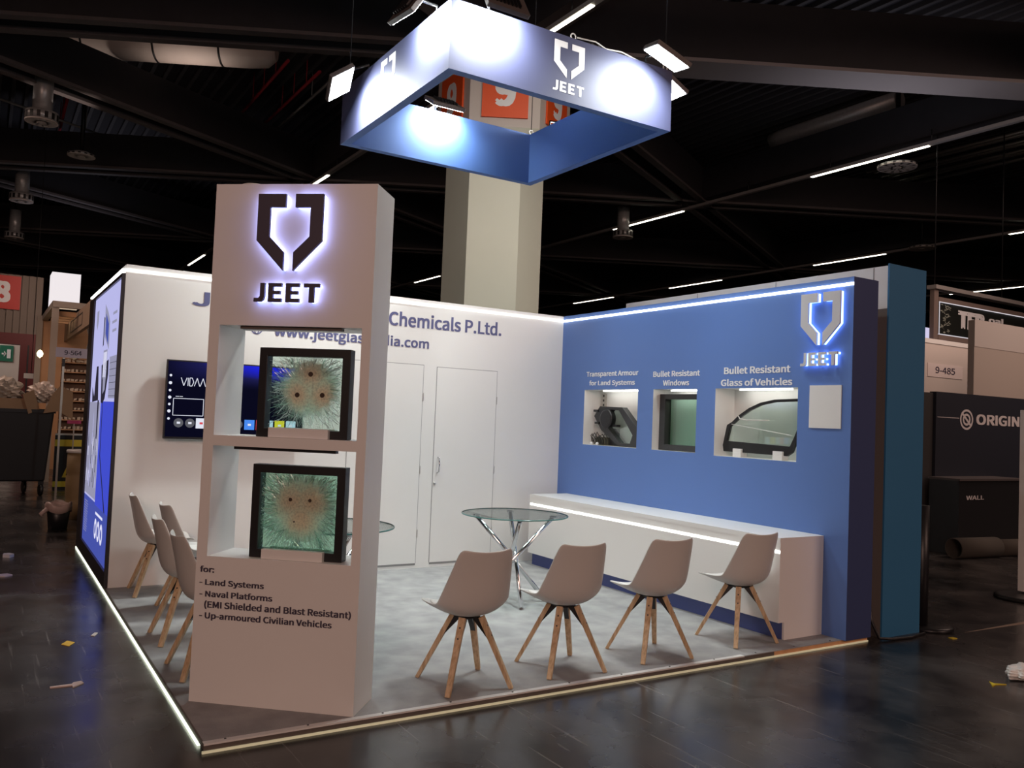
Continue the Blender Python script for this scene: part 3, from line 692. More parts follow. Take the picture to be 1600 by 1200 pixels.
def sample(zb, x0, x1, h, label, impacts, rad, tint, hh, ncrack, seed, holes):
    rnd = random.Random(seed)
    t = local('glass_sample', label, 'exhibit')
    f = .045; y0, y1 = .055, .125; z1 = zb+h
    MB().ring([(x0, zb), (x1, zb), (x1, z1), (x0, z1)], [(x0+f, zb+f), (x1-f, zb+f), (x1-f, z1-f), (x0+f, z1-f)], (0, y0, 0), UXl, UZl, (0, y1-y0, 0)).build('frame', BLACK, t, world=False, bevel=.003)
    cx = sum(i[0] for i in impacts)/len(impacts); cz = sum(i[1] for i in impacts)/len(impacts)
    gm = armour('crazed_glass', impacts, rad, tint, .07, cx, cz, hh)
    gl = MB().box(x0+f-.003, x1-f+.003, y0+.022, y0+.034, zb+f-.003, z1-f+.003).build('glass', gm, t, world=False)
    m = MB(); yy = y0+.02
    for i in range(ncrack):
        a = rnd.uniform(0, 2*math.pi); r0 = rad*rnd.uniform(.75, 1.25); wide = i % 4 == 0; r1 = r0+rnd.uniform(.03, .15)
        p = [cx+r0*math.cos(a), cz+r0*math.sin(a)]; q = None; ww = rnd.uniform(.0008, .0017) if wide else rnd.uniform(.0003, .0007); steps = 4; aa = a+rnd.uniform(-.5, .5); m.cur = rnd.choice((0, 0, 0, 2)) if wide else rnd.choice((0, 1, 1, 2, 2, 2))
        for s in range(steps):
            aa += rnd.uniform(-.22, .22); q = [p[0]+math.cos(aa)*(r1-r0)/steps, p[1]+math.sin(aa)*(r1-r0)/steps]
            if not (x0+f+.003 < q[0] < x1-f-.003 and zb+f+.003 < q[1] < z1-f-.003): break
            nx, nz = -math.sin(aa)*ww, math.cos(aa)*ww; dy = rnd.uniform(-.002, .001)
            k = m.add([(p[0]-nx, yy, p[1]-nz), (p[0]+nx, yy-.0015, p[1]+nz), (q[0]+nx, yy+dy, q[1]+nz), (q[0]-nx, yy+dy+.0005, q[1]-nz)]); m.face([k, k+1, k+2, k+3]); p = q
    c = m.build('crack_pattern', [CRACK, CRACKD, CRACKG], gl, world=False, fixn=False)
    for (hx, hz, hr) in holes:
        m = MB(); m.lathe([(hr*1.25, .0), (hr, .003), (hr*.55, -.004), (0, -.006)], (hx, y0+.021, hz), 14, (0, -1, 0)); m.build('bullet_hole', HOLE, gl, world=False)
    b = local('support_block', label.split(' in ')[0].replace('square', 'white block holding the square') if False else ('white support block under the upper crazed glass sample' if zb > 1 else 'white support block under the lower crazed glass sample'), 'support block')
    sx0, sx1 = x0+.085, x1-.095
    m = MB(); m.box(sx0, sx1, .02, .054, zb-.001+.001, zb+.052); m.box(sx0, sx1, .126, .16, zb, zb+.052)
    m.build('block', WHITE, b, world=False, bevel=.002)
def glint(name, col):
    m = bpy.data.materials.new(name); m.use_nodes = True; nt = m.node_tree; nt.nodes.clear()
    o = nt.nodes.new('ShaderNodeOutputMaterial'); a = nt.nodes.new('ShaderNodeBsdfTranslucent'); g = nt.nodes.new('ShaderNodeBsdfGlossy'); x = nt.nodes.new('ShaderNodeMixShader')
    a.inputs[0].default_value = (*col, 1); g.inputs[0].default_value = (*col, 1); g.inputs['Roughness'].default_value = .15; x.inputs[0].default_value = .25
    nt.links.new(a.outputs[0], x.inputs[1]); nt.links.new(g.outputs[0], x.inputs[2]); nt.links.new(x.outputs[0], o.inputs[0]); return m
CRACK = glint('crack_glint', (.97, 1, .98)); CRACKG = glint('crack_green', (.5, .75, .62)); CRACKD = mat('crack_dark', (.03, .06, .05), .3)
HOLE = mat('bullet_hole', (.05, .03, .02), .8)
sample(1.4125, .272, .785, .481, 'black framed square of shot glass in upper tower niche, three bullet holes', [(.557, 1.755), (.487, 1.645), (.628, 1.647)], .145, (.85, .94, .90), 1.75, 460, 3, [(.557, 1.757, .011), (.487, 1.643, .011), (.628, 1.646, .011)])
sample(.7685, .268, .787, .497, 'black framed square of shot glass in lower tower niche, two bullet holes', [(.485, 1.075), (.592, 1.075), (.54, .98)], .172, (.64, .85, .75), 1.8, 900, 5, [(.478, 1.082, .008), (.588, 1.082, .008), (.505, .965, .004)])

# ------------------------------------------------------------------ television
t = thing('television', 'wall mounted television showing a dark blue home screen', 'television', (.96, -.05, 1.6))
tx0, tx1, tz0, tz1 = .356, 1.58, 1.27, 1.957
box('casing', BLACK, tx0, tx1, -.085, -.045, tz0, tz1, t, bevel=.003)
box('wall_bracket', BLACKM, .8, 1.1, -.045, -.0005, 1.5, 1.75, t)
def screenmat():
    m = bpy.data.materials.new('screen_glow'); m.use_nodes = True; nt = m.node_tree; nt.nodes.clear(); L = nt.links.new
    o = nt.nodes.new('ShaderNodeOutputMaterial'); e = nt.nodes.new('ShaderNodeEmission'); tc = nt.nodes.new('ShaderNodeTexCoord'); s = nt.nodes.new('ShaderNodeSeparateXYZ')
    L(tc.outputs['Object'], s.inputs[0])
    rx = nt.nodes.new('ShaderNodeMapRange'); rx.inputs[1].default_value = tx0; rx.inputs[2].default_value = 1.3; L(s.outputs[0], rx.inputs[0])
    rz = nt.nodes.new('ShaderNodeMapRange'); rz.inputs[1].default_value = 1.72; rz.inputs[2].default_value = tz1; rz.interpolation_type = 'SMOOTHSTEP'; L(s.outputs[2], rz.inputs[0])
    a = nt.nodes.new('ShaderNodeMath'); a.operation = 'MULTIPLY'
    ax = nt.nodes.new('ShaderNodeMath'); ax.operation = 'MULTIPLY_ADD'; ax.inputs[1].default_value = 1.0; ax.inputs[2].default_value = .06; L(rx.outputs[0], ax.inputs[0])
    L(ax.outputs[0], a.inputs[0]); L(rz.outputs[0], a.inputs[1])
    r = nt.nodes.new('ShaderNodeValToRGB'); r.color_ramp.elements[0].color = (.003, .003, .012, 1); r.color_ramp.elements[1].color = (.015, .02, .85, 1); e3 = r.color_ramp.elements.new(.35); e3.color = (.012, .012, .075, 1); L(a.outputs[0], r.inputs[0])
    L(r.outputs[0], e.inputs[0]); e.inputs[1].default_value = 1; L(e.outputs[0], o.inputs[0]); return m
s = MB().quad((tx0+.012, -.0856, tz0+.018), (tx1-.012, -.0856, tz0+.018), (tx1-.012, -.0856, tz1-.012), (tx0+.012, -.0856, tz1-.012)).build('screen', screenmat(), t, fixn=False)
SW = emis('screen_white', (.85, .88, 1), .85); SG = emis('screen_grey', (.12, .13, .16), .6); SB = emis('screen_blue', (.04, .25, .9), .9); SY = emis('screen_yellow', (.8, .7, .02), .9); SR = emis('screen_red', (.8, .05, .08), .8); SC = emis('screen_pale', (.55, .75, .9), .9)
m = MB(); yy = -.0868
def stroke(pts, w=.006):
    for a, b in zip(pts, pts[1:]): m.bar((a[0], yy, a[1]), (b[0], yy, b[1]), w, .0006, (0, 1, 0))
zt, zb = 1.805, 1.735
vx = lambda x: .478+(x-.485)*.805
vs_ = stroke
def stroke(pts, w=.006): vs_([(vx(x), z) for x, z in pts], w)
stroke([(.485, zt), (.515, zb), (.545, zt)]); stroke([(.558, zt), (.558, zb)])
stroke([(.575, zt), (.575, zb), (.60, zb), (.616, (zt+zb)/2), (.60, zt), (.575, zt)])
stroke([(.624, zb), (.652, zt), (.68, zb)]); stroke([(.686, zb), (.714, zt), (.742, zb)])
m.build('screen_lettering', SW, s)
m = MB(); stroke = vs_
stroke([(.424, 1.622), (.676, 1.622), (.676, 1.475), (.424, 1.475), (.424, 1.622)], .005)
for k, z in enumerate((1.82, 1.755, 1.69, 1.63, 1.57, 1.51, 1.445)): m.lathe([(.014 if k % 2 else .011, 0), (.014 if k % 2 else .011, .0008)], (.392, -.0862, z), 10, (0, -1, 0))
m.box(.44, .47, -.087, -.0862, 1.637, 1.642); m.box(.474, .50, -.087, -.0862, 1.637, 1.642)
m.build('screen_icon', SW, s)
for i, (x, mm) in enumerate(((.475, SG), (.57, SG), (.665, SW), (.76, SG), (.86, SW), (.985, SG), (1.085, SB), (1.19, SR), (1.255, SC), (1.36, SY), (1.465, SC))):
    m = MB()
    if mm is SG: m.lathe([(.04, 0), (.04, .0008)], (x, -.0862, 1.41), 20, (0, -1, 0))
    else: m.box(x-.045, x+.045, -.087, -.0862, 1.365, 1.455)
    ic = m.build('app_tile', mm, s)
    m = MB(); m.box(x-.014, x+.014, -.0878, -.0872, 1.402, 1.42); m.build('tile_mark', SR if mm is SW else SW, ic)

# ------------------------------------------------------------------ chairs
def chair():
    t = thing('shell_chair', 'x', 'chair', (0, 0, 0), 0, 'white shell chairs with wooden legs')
    prof = [(.235, .432, .15, .006, .012), (.222, .442, .185, .012, .02), (.17, .428, .212, .02, .04), (.08, .412, .228, .03, .062), (-.02, .403, .235, .04, .075), (-.10, .410, .238, .055, .078), (-.155, .436, .238, .08, .06), (-.185, .48, .234, .1, .03), (-.202, .54, .226, .095, .012), (-.216, .61, .213, .08, .006), (-.23, .68, .198, .064, .004), (-.245, .745, .185, .05, .008), (-.256, .79, .172, .04, .016), (-.262, .805, .15, .034, .014)]
    NV = 12
    def surf(off, vmax, i0, i1, lift=0):
        m = MB(); m.smooth = True; pr = prof[i0:i1]
        for (y, z, hw, fy, fz) in pr:
            for k in range(NV+1):
                v = -1+2*k/NV; a = abs(v)**2.3
                vv = v*vmax; a = abs(vv)**2.3
                m.add([(hw*vv, y+fy*a, z+fz*a+lift)])
        for i in range(len(pr)-1):
            for k in range(NV): q = i*(NV+1)+k; m.face([q, q+1, q+NV+2, q+NV+1])
        return m
    surf(0, 1, 0, len(prof)).build('shell', PLAST, t, world=False, subd=1, solid=.012)
    surf(0, .78, 2, 8, .012).build('cushion', PAD, t, world=False, subd=1, solid=.022)
    for sx in (-1, 1):
        for sy in (-1, 1):
            a = V((sx*.062, sy*.062-.01, .398)); b = V((sx*.205, sy*.205, 0)); d = V((sx, sy, 0)).normalized()
            m = MB(); m.bar(a, b, .040, .030, d, .030, .024); 
            # cut the foot level
            n = len(m.v); m.v = [(x, y, max(z, 0.0)) for x, y, z in m.v]
            l = m.build('leg', WOOD, t, world=False, bevel=.002)
            m = MB()
            for f in (.12, .26): 
                c = a.lerp(b, f)+d*.016; m.lathe([(.005, 0), (.005, .003)], c, 8, (d.x, d.y, .35))
            m.build('bolt', BLACKM, l, world=False)
            m = MB(); c = a.lerp(b, .02)
            inn = -d
            P0 = c+inn*.012; P1 = a.lerp(b, .33)+inn*.012; P2 = V((sx*.02, sy*.02-.01, .395)); n_ = V((-d.y, d.x, 0))*.015
            k = m.add([P0-n_, P1-n_, P2-n_, P0+n_, P1+n_, P2+n_]); m.face([k, k+1, k+2]); m.face([k+3, k+5, k+4]); m.face([k, k+3, k+4, k+1]); m.face([k+1, k+4, k+5, k+2]); m.face([k+2, k+5, k+3, k])
            m.build('leg_bracket', BLACK, t, world=False)
    m = MB(); m.box(-.06, .06, -.07, .05, .388, .398); m.build('seat_plate', BLACK, t, world=False)
    return t
ch = chair()
SPOTS = [(1.509, -3.476, -.03, 'white shell chair in the front row, closest to the display tower'), (2.222, -3.45, -.06, 'white shell chair in the front row, second from the display tower'),
         (2.967, -3.446, -.07, 'white shell chair in the front row, second from the bench end'), (3.846, -3.414, -.05, 'white shell chair in the front row, beside the bench end'),
         (.355, -.27, -math.pi/2-.03, 'white shell chair by aisle edge, farthest back against the white wall'), (.47, -1.0, -math.pi/2+.05, 'white shell chair by aisle edge, second from the white wall and set further in'),
         (.285, -1.82, -math.pi/2, 'white shell chair by aisle edge, third from the white wall'), (.265, -2.60, -math.pi/2+.03, 'white shell chair by aisle edge, half hidden behind the display tower')]
for i, (x, y, rz, lab) in enumerate(SPOTS):
    o = ch if i == 0 else copy_tree(ch)
    o.location = (x, y, 0); o.rotation_euler = (0, 0, rz); o['label'] = lab

# ------------------------------------------------------------------ glass tables
def table():
    t = thing('glass_table', 'x', 'table', (0, 0, 0), 0, 'round glass tables on chrome legs')
    m = MB(); m.smooth = True
    m.cur = 0; m.lathe([(.452, .750), (0.0, .750)], (0, 0, 0), 64); m.lathe([(.452, .740), (0.0, .740)], (0, 0, 0), 64)
    tp = m.build('table_top', [TABLEG], t, world=False, fixn=False)
    m = MB(); m.smooth = True; m.lathe([(.452, .740), (.459, .7415), (.460, .745), (.459, .7485), (.452, .750)], (0, 0, 0), 64)
    m.v = m.v; m.f = [f for f in m.f if len(f) == 4]; m.mi = m.mi[:len(m.f)]; m.sm = [True]*len(m.f)
    m.build('glass_rim', EDGEG, tp, world=False)
    for k in range(4):
        a = math.radians(61+90*k+8); d = V((math.cos(a), math.sin(a), 0)); n = V((-d.y, d.x, 0))*.024
        m = MB(); m.tube([d*.30+n+V((0, 0, .012)), n+V((0, 0, .37)), -d*.33+n+V((0, 0, .722))], .019, 14)
        l = m.build('leg', CHROME, t, world=False)
        m = MB(); m.lathe([(.03, 0), (.03, .012)], -d*.33+n+V((0, 0, .727)), 16); m.build('glass_pad', CHROME, l, world=False)
    m = MB(); m.lathe([(.018, -.025), (.03, -.015), (.03, .015), (.018, .025)], (0, 0, .37), 16); m.build('hub', CHROME, t, world=False)
    return t
tb = table(); tb.location = (2.94, -1.72, 0); tb['label'] = 'round glass table on crossed chrome legs in the middle of the booth'
t2 = copy_tree(tb); t2.location = (1.18, -2.03, 0); t2.rotation_euler = (0, 0, .5); t2['label'] = 'round glass table on crossed chrome legs, mostly hidden behind the display tower'

# ------------------------------------------------------------------ hanging frame with floodlights
rx0, rx1, ry0, ry1, rz0, rz1, th = 1.52, 3.49, -2.91, -.90, 3.87, 4.35, .07
t = thing('hanging_frame', 'square blue fabric frame hanging over the booth with white logos', 'hanging sign', (2.5, -1.9, rz0))
for nm, a, b, c, d in (('front', (rx0, ry0), (rx1, ry0), (rx1-th, ry0+th), (rx0+th, ry0+th)), ('right', (rx1, ry0), (rx1, ry1), (rx1-th, ry1-th), (rx1-th, ry0+th)), ('back', (rx1, ry1), (rx0, ry1), (rx0+th, ry1-th), (rx1-th, ry1-th)), ('left', (rx0, ry1), (rx0, ry0), (rx0+th, ry0+th), (rx0+th, ry1-th))):
    m = MB(); L3 = lambda p, z: (p[0], p[1], z)
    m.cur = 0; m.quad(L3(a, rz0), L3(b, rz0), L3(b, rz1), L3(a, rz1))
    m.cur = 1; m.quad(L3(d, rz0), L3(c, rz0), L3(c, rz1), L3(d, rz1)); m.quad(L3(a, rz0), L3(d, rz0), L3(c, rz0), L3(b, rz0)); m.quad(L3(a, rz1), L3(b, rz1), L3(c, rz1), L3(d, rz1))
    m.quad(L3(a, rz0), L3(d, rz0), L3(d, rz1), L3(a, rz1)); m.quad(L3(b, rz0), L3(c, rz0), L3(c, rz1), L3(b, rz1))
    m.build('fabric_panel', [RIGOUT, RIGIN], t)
def flatlogo(O, U, ew, eh, jx, jz, jw, jh):
    O, U = V(O), V(U); N = U.cross(V(Z)); m = MB()
    for p in (EMBL, EMBR): m.prism([(a*ew, b*eh) for a, b in p], O+N*.0005, U, Z, N*.0015)
    m.build('emblem', WHITEVINYL, t); m = MB()
    for p in LETTERS: m.prism([(a*jw, b*jh) for a, b in p], O+U*jx+V(Z)*jz+N*.0005, U, Z, N*.0015)
    m.build('lettering', WHITEVINYL, t)
flatlogo((2.36, ry0, 4.303), X, .27, .262, -.002, -.37, .275, .075)
flatlogo((rx0, -1.745, 4.303), (0, -1, 0), .27, .262, -.002, -.37, .275, .075)
m = MB()
for x, y in ((rx0+.04, ry0+.04), (rx1-.04, ry0+.04), (rx1-.04, ry1-.04), (rx0+.04, ry1-.04), (2.55, ry0+.04)):
    m = MB(); m.tube([(x+.022*math.sin(a), y, rz1+.035-.022*math.cos(a)) for a in [k*math.pi/6 for k in range(13)]], .005, 6); m.tube([(x, y, rz1), (x, y, rz1+.013)], .006, 6); m.build('eyelet', PLAST, t)
for x, y, lab in ((rx0+.04, ry1-.04, 'thin steel cable rising from the left corner of the hanging frame'), (rx1-.04, ry0+.04, 'thin steel cable rising from the right corner of the hanging frame'), (rx1-.04, ry1-.04, 'thin black cable rising from the back corner of the hanging frame'), (rx0+.04, ry0+.04, 'thin steel cable rising from the near corner of the hanging frame')):
    m = MB(); m.tube([(x, y, rz1+.05), (x, y, 9.35)], .004, 5); tag(m.build('suspension_cable', BLACKM), lab, 'cable')
m = MB(); m.tube([(2.58, ry0+.03, rz1+.03), (2.75, ry0+.03, rz1+.045), (2.85, ry0+.035, rz1+.02), (3.0, ry0+.03, rz1+.035), (3.2, ry0+.04, rz1+.012)], .006, 6); m.build('power_lead', PLAST, t)
m = MB()
for i in range(6): m.box(2.68+i*.03, 2.705+i*.03, ry0+.03, ry0+.055, rz1, rz1+.02+.006*(i % 2))
m.build('connector', BLACK, t)
def flood(foot, c, n, u, label, power=13, su=.15, sv=.10):
    foot, c, n, u = V(foot), V(c), V(n).normalized(), V(u).normalized(); u = (u-n*u.dot(n)).normalized(); v = n.cross(u)
    t = thing('floodlight', label, 'floodlight', c, 0, 'white floodlights on the hanging frame')
    MB().obox(c-n*.02, u*(su+.012), v*(sv+.012), n*.018).build('housing', mat('flood_housing', (.09, .075, .07), .5) if 'flood_housing' not in bpy.data.materials else bpy.data.materials['flood_housing'], t, bevel=.004)
    m = MB(); k = [c+n*.001+u*i*su+v*j*sv for i, j in ((-1, -1), (1, -1), (1, 1), (-1, 1))]; m.quad(*k); o = m.build('lens', FLOOD, t, fixn=False)
    area('flood_beam', c+n*.006, c+n, .26, power, (.95, 1, .97), .18, 2.3)
    # make the lens face along n
    if (V(k[1])-V(k[0])).cross(V(k[2])-V(k[0])).dot(n) < 0: o.data.flip_normals()
    m = MB(); b = c-n*.04; m.tube([foot, foot+V((0, 0, .06)), (foot+V((0, 0, .12)))*.5+b*.5, b], .011, 8); m.build('arm', BLACKM, t)
    m = MB()
    for k in range(7): m.obox(c-n*.048+u*(-su*.6+k*su*.2), u*.004, v*sv*.7, n*.012)
    m.build('cooling_fin', BLACKM, t)
e = rz1
flood((rx0+.3, ry0+.03, e), (1.82, ry0-.17, e-.02), (0, .84, -.54), X, 'floodlight over front face of the hanging frame, at its near corner')
flood((rx1-.25, ry0+.03, e), (3.2, ry0-.25, e-.06), (-.32, .25, -.91), (.86, -.1, -.35), 'glaring floodlight over right end of the front face of the hanging frame')
flood((rx0+.03, ry0+.28, e), (rx0-.17, ry0+.27, e-.02), (.84, .1, -.53), (0, 1, 0), 'floodlight over left face of the hanging frame, at its near corner')
flood((rx0+.03, ry1-.5, e), (rx0-.23, ry1-.6, e-.20), (.55, -.35, -.76), (.2, 1, -.2), 'glaring floodlight over far end of the left face of the hanging frame')
flood((rx1-.03, ry0+.3, e), (rx1+.2, ry0+.3, e-.02), (-.42, 0, -.9), (0, 1, 0), 'floodlight just behind right corner of the hanging frame, seen edge-on')
flood((2.4, ry1-.03, e), (2.42, ry1-.17, e+.02), (.0, .5, -.87), X, 'floodlight on inner top edge of back panel of the hanging frame')
flood((rx1-.03, ry1-.35, e), (rx1+.2, ry1-.35, e), (-.42, 0, -.9), (0, 1, 0), 'floodlight on far right side of the hanging frame')
flood((2.1, ry1-.03, e), (2.1, ry1+.18, e-.05), (-.42, .34, -.84), X, 'floodlight behind back panel of the hanging frame', 46)

# ------------------------------------------------------------------ neighbouring stand at right
t = thing('partition_block', 'tall teal ended partition block right of the blue wall', 'partition', (5.3, -2, 0))
m = MB(); m.box(5.09, 5.575, -3.75, -.5, -.04, 2.905); m.build('white_core', WHITE, t)
m = MB(); m.box(5.083, 5.58, -3.765, -3.7505, -.04, 2.92); m.build('teal_panel', TEAL, t)
tag(box('gap_shade', mat('gap_shade_tone', (.17, .145, .125), .7), 5.084, 5.0895, -3.75, -3.3, -.04, 2.56, t), 'brown strip painted as shade on the gap side')  # dark strip stands in for shade on the white core
m = MB()
for y in (-3.62, -2.62, -1.62): m.box(5.086, 5.09, y-.003, y+.003, -.04, 2.9)
m.build('panel_joint', GAP, t)
m = MB(); m.tube([(4.98, -3.70, .35), (4.985, -3.74, .1), (5.0, -3.80, -.02), (5.1, -3.84, -.028), (5.3, -3.87, -.03), (5.55, -3.83, -.03)], .012, 8)
tag(m.build('power_cable', BLACK), 'black cable on floor in the gap beside the blue wall end', 'cable')
t = thing('barrier_post', 'black post on round base beside the teal partition', 'post', (5.72, -3.72, -.04))
MB().tube([(5.70, -3.70, -.02), (5.70, -3.70, .98)], .055, 16).build('pole', BLACK, t)
MB().lathe([(.19, 0), (.19, .025), (.16, .035), (.055, .04)], (5.78, -3.72, -.04), 28).build('base', BLACKM, t)
t = thing('barrier_post', 'white topped post on black base at right picture edge', 'post', (8.06, -3.3, -.04))
MB().box(8.06, 8.18, -3.33, -3.27, .02, 1.86).build('pole', WHITE2, t)
MB().lathe([(.3, 0), (.3, .03), (.26, .04)], (8.0, -3.4, -.04), 28).build('base', BLACKM, t)
MB().box(8.06, 8.18, -3.345, -3.33, 1.1, 1.75).build('sign_card', DKGREY, t)

NAVYB = mat('black_navy_wall', (.012, .014, .022), .5)
t = thing('booth_wall', 'black neighbouring booth wall with a grey ring logo and grey lettering', 'wall', (12, -.85, 0))
box('wall_panel', NAVYB, 10.47, 14.5, -.9, -.8, -.04, 2.19, t)
box('side_panel', mat('black_side', (.02, .018, .018), .6), 10.2, 10.46, -.86, -.8, -.04, 2.17, t)
LG = mat('grey_lettering', (.45, .42, .42), .5)
m = MB(); cs = [k*math.pi/16 for k in range(32)]
m.ring([(.17*math.cos(a), .15*math.sin(a)) for a in cs], [(.137*math.cos(a), .12*math.sin(a)) for a in cs], (11.24, -.9005, 1.815), X, Z, (0, -.002, 0))
m.ring([(.10*math.cos(a), .088*math.sin(a)) for a in cs], [(.065*math.cos(a), .057*math.sin(a)) for a in cs], (11.24, -.9005, 1.815), X, Z, (0, -.002, 0))
m.bar((11.13, -.902, 1.9), (11.35, -.902, 1.73), .035, .002, (0, 1, 0)); m.build('ring_logo', LG, t)
m = MB(); m.box(10.5, 11.05, -.902, -.9005, 1.826, 1.834); m.build('rule_line', LG, t)
text('lettering', 'ORIGIN', (11.49, -.902, 1.745), X, Z, 1.21, .165, LG, t, bold=.016)
t = thing('counter', 'low black counter with small white lettering before the black wall', 'counter', (11.2, -1.15, -.04))
box('body', BLACKM, 10.30, 11.95, -1.35, -.92, -.04, .96, t); box('counter_top', mat('counter_top', (.06, .05, .05), .5), 10.28, 11.97, -1.37, -.91, .96, .99, t)
text('lettering', 'WALL', (10.47, -1.3525, .70), X, Z, .44, .06, LG, t, bold=.01)
for cx, cy, a, L_, r, lab in ((10.35, -1.55, -.15, .8, .13, 'rolled up dark carpet with open end in front of the black counter'), (11.22, -1.66, -.2, .88, .11, 'second rolled dark carpet lying right of the open roll')):
    t = thing('carpet_roll', lab, 'carpet roll', (cx, cy, -.04), 0, 'rolled carpets by the black booth')
    d = V((math.cos(a), math.sin(a), 0)); m = MB(); m.smooth = True
    m.tube([V((cx, cy, -.04+r))-d*L_*.5, V((cx, cy, -.04+r))+d*L_*.5], r, 20, caps=False)
    o = m.build('roll', mat('dark_carpet', (.05, .042, .034), .95), t, solid=.012)
    m = MB(); n = V((0, 0, 1)); pts = [V((cx, cy, -.04+r))+d*(L_*.5)+(V((-d.y, d.x, 0))*math.cos(q)+n*math.sin(q))*(r*.85-.010*q) for q in [k*.4 for k in range(24)]]
    for p, q in zip(pts, pts[1:]): m.quad(p, q, q-d*.6, p-d*.6)
    m.build('inner_winding', mat('carpet_back', (.12, .10, .08), .9) if 'carpet_back' not in bpy.data.materials else bpy.data.materials['carpet_back'], t, solid=.006, fixn=False)
t = thing('booth_wall', 'pale booth wall panel carrying the number 9-485', 'wall', (13.9, 1.05, 0))
box('wall_panel', WARMW, 13.0, 14.62, 1.0, 1.1, -.04, 3.28, t); box('top_edge', WHITE2, 13.0, 14.64, .985, .9995, 3.22, 3.30, t)
box('number_plate', mat('number_plate', (.7, .62, .6), .6), 13.3, 14.4, .99, .9995, 2.62, 2.86, t)
text('lettering', '9-485', (13.53, .988, 2.69), X, Z, .62, .12, INK, t, bold=.006)
t = thing('booth_wall', 'large plain beige booth wall cropped by right picture edge', 'wall', (13, -.4, 0))
box('wall_panel', mat('beige_dim', (.30, .26, .23), .6), 12.12, 15.5, -.5, -.4, -.04, 3.40, t); box('header', mat('greige', (.36, .33, .31), .6), 12.12, 15.5, -.505, -.5005, 2.985, 3.41, t)
t = thing('lit_shelf', 'small orange and white lit shelf glimpsed between the two pale walls', 'shelf', (15, 1.9, 2.4))
box('back', emis('orange_sign_glow', (.8, .22, .07), .7), 14.9, 15.9, 2.2, 2.25, 2.9, 3.35, t); box('lamp', emis('shelf_glow', (1, .9, .7), 2), 14.9, 15.9, 2.15, 2.19, 2.78, 2.86, t); box('shelf_board', BROWN, 14.9, 15.9, 2.15, 2.25, 2.35, 2.7, t)
box('leg', BLACKM, 15.2, 15.3, 2.2, 2.25, -.04, 2.35, t); box('top_glow', emis('lilac_glow', (.7, .65, .9), .9), 14.9, 15.9, 2.2, 2.25, 3.36, 3.75, t)
t = thing('truss_banner', 'black printed banner with large white letters in a truss frame, high at right', 'banner', (16.8, 2, 3.9))
m = MB(); m.box(15.25, 19.5, 2.0, 2.03, 3.62, 4.26); m.build('banner_cloth', mat('banner_black', (.012, .014, .012), .5, noise=.3), t)
m = MB(); m.box(15.22, 19.5, 1.97, 2.06, 4.26, 4.36); m.box(15.22, 19.5, 1.97, 2.06, 3.50, 3.60); m.box(15.05, 15.2, 1.97, 2.06, 3.45, 4.5); m.build('truss_frame', mat('truss_grey', (.22, .17, .15), .5), t)
m = MB(); m.box(15.22, 19.5, 1.965, 1.97, 4.25, 4.268); m.box(15.22, 19.5, 1.965, 1.97, 3.6, 3.618); m.box(15.225, 15.245, 1.965, 1.97, 3.6, 4.26); m.build('light_edge', emis('edge_glow', (.8, .75, .8), .8), t)
m = MB(); m.box(15.0, 19.5, 1.9, 2.1, 4.5, 4.58); m.build('crossbar', ALUD, t)
text('lettering', 'TFR', (15.95, 1.998, 3.78), X, Z, 1.0, .40, WHITEVINYL, t, bold=.035)
text('lettering', 'oal', (17.1, 1.998, 4.0), X, Z, .6, .15, WHITEVINYL, t, bold=.02)
m = MB()
for i in range(46):
    z = 3.66+i*.0125; x = 15.5+.1*math.sin(i*.5)+random.uniform(-.08, .08); m.obox((x, 1.9985, z), V((random.uniform(.015, .05), 0, random.uniform(-.02, .02))), (0, .0008, 0), (random.uniform(-.01, .01), 0, random.uniform(.004, .014)))
m.build('printed_figure', mat('pale_print', (.3, .33, .28), .6), t)
for x in (15.1, 17.6): MB().tube([(x, 2.0, 4.58), (x, 2.0, 9.3)], .012, 6).build('hanger', BLACKM, t)

# ------------------------------------------------------------------ far left of the hall
CORR = mat('corrugated_wall', (.19, .155, .125), .6)
m = MB(); m.box(-12, .32, 20.05, 20.2, 3.42, 5.09)
for i in range(70): x = -12+i*.176; m.box(x, x+.1, 20.0, 20.05, 3.42, 5.09)
struct(m.build('wall_end', CORR))
t = thing('number_sign', 'red hall sign with white 8 on the ribbed wall at far left', 'sign', (-.6, 20, 4.5))
box('plate', RED, -1.25, -.24, 19.96, 19.999, 4.09, 5.04, t); text('numeral', '8', (-.90, 19.955, 4.25), X, Z, .42, .64, WHITEVINYL, t, bold=.02)
t = thing('gate_frame', 'dark red steel doorway frame beneath the ribbed wall at far left', 'doorway', (-.2, 20, 0))
m = MB(); m.box(-12, .35, 19.9, 20.2, 3.1, 3.42); m.box(-.16, .33, 19.9, 20.2, -.04, 3.1); m.build('frame', DRED, t)
m = MB(); m.box(.02, .06, 19.88, 19.9, -.04, 3.1); m.build('frame_joint', BLACK, t)
t = thing('room_partition', 'pale lit wall with green exit plate seen through the red doorway', 'wall', (-2, 23, 0))
box('panel', WARMW, -9, .4, 23, 23.1, -.04, 4.2, t); box('exit_plate', mat('green_plate', (.02, .16, .1), .5), -.62, -.25, 22.97, 22.999, 2.72, 3.22, t)
m = MB(); m.box(-.42, -.32, 22.96, 22.969, 2.82, 3.1); m.box(-.56, -.47, 22.96, 22.969, 2.93, 2.98); m.prism([(-.5, 2.86), (-.44, 2.955), (-.5, 3.05)], (0, 22.969, 0), X, Z, (0, -.009, 0)); m.build('pictogram', WHITEVINYL, t)
area('doorway_light', (-2.0, 21.6, 5.0), (-1, 23, 2), 1.5, 35, (1, .85, .75))
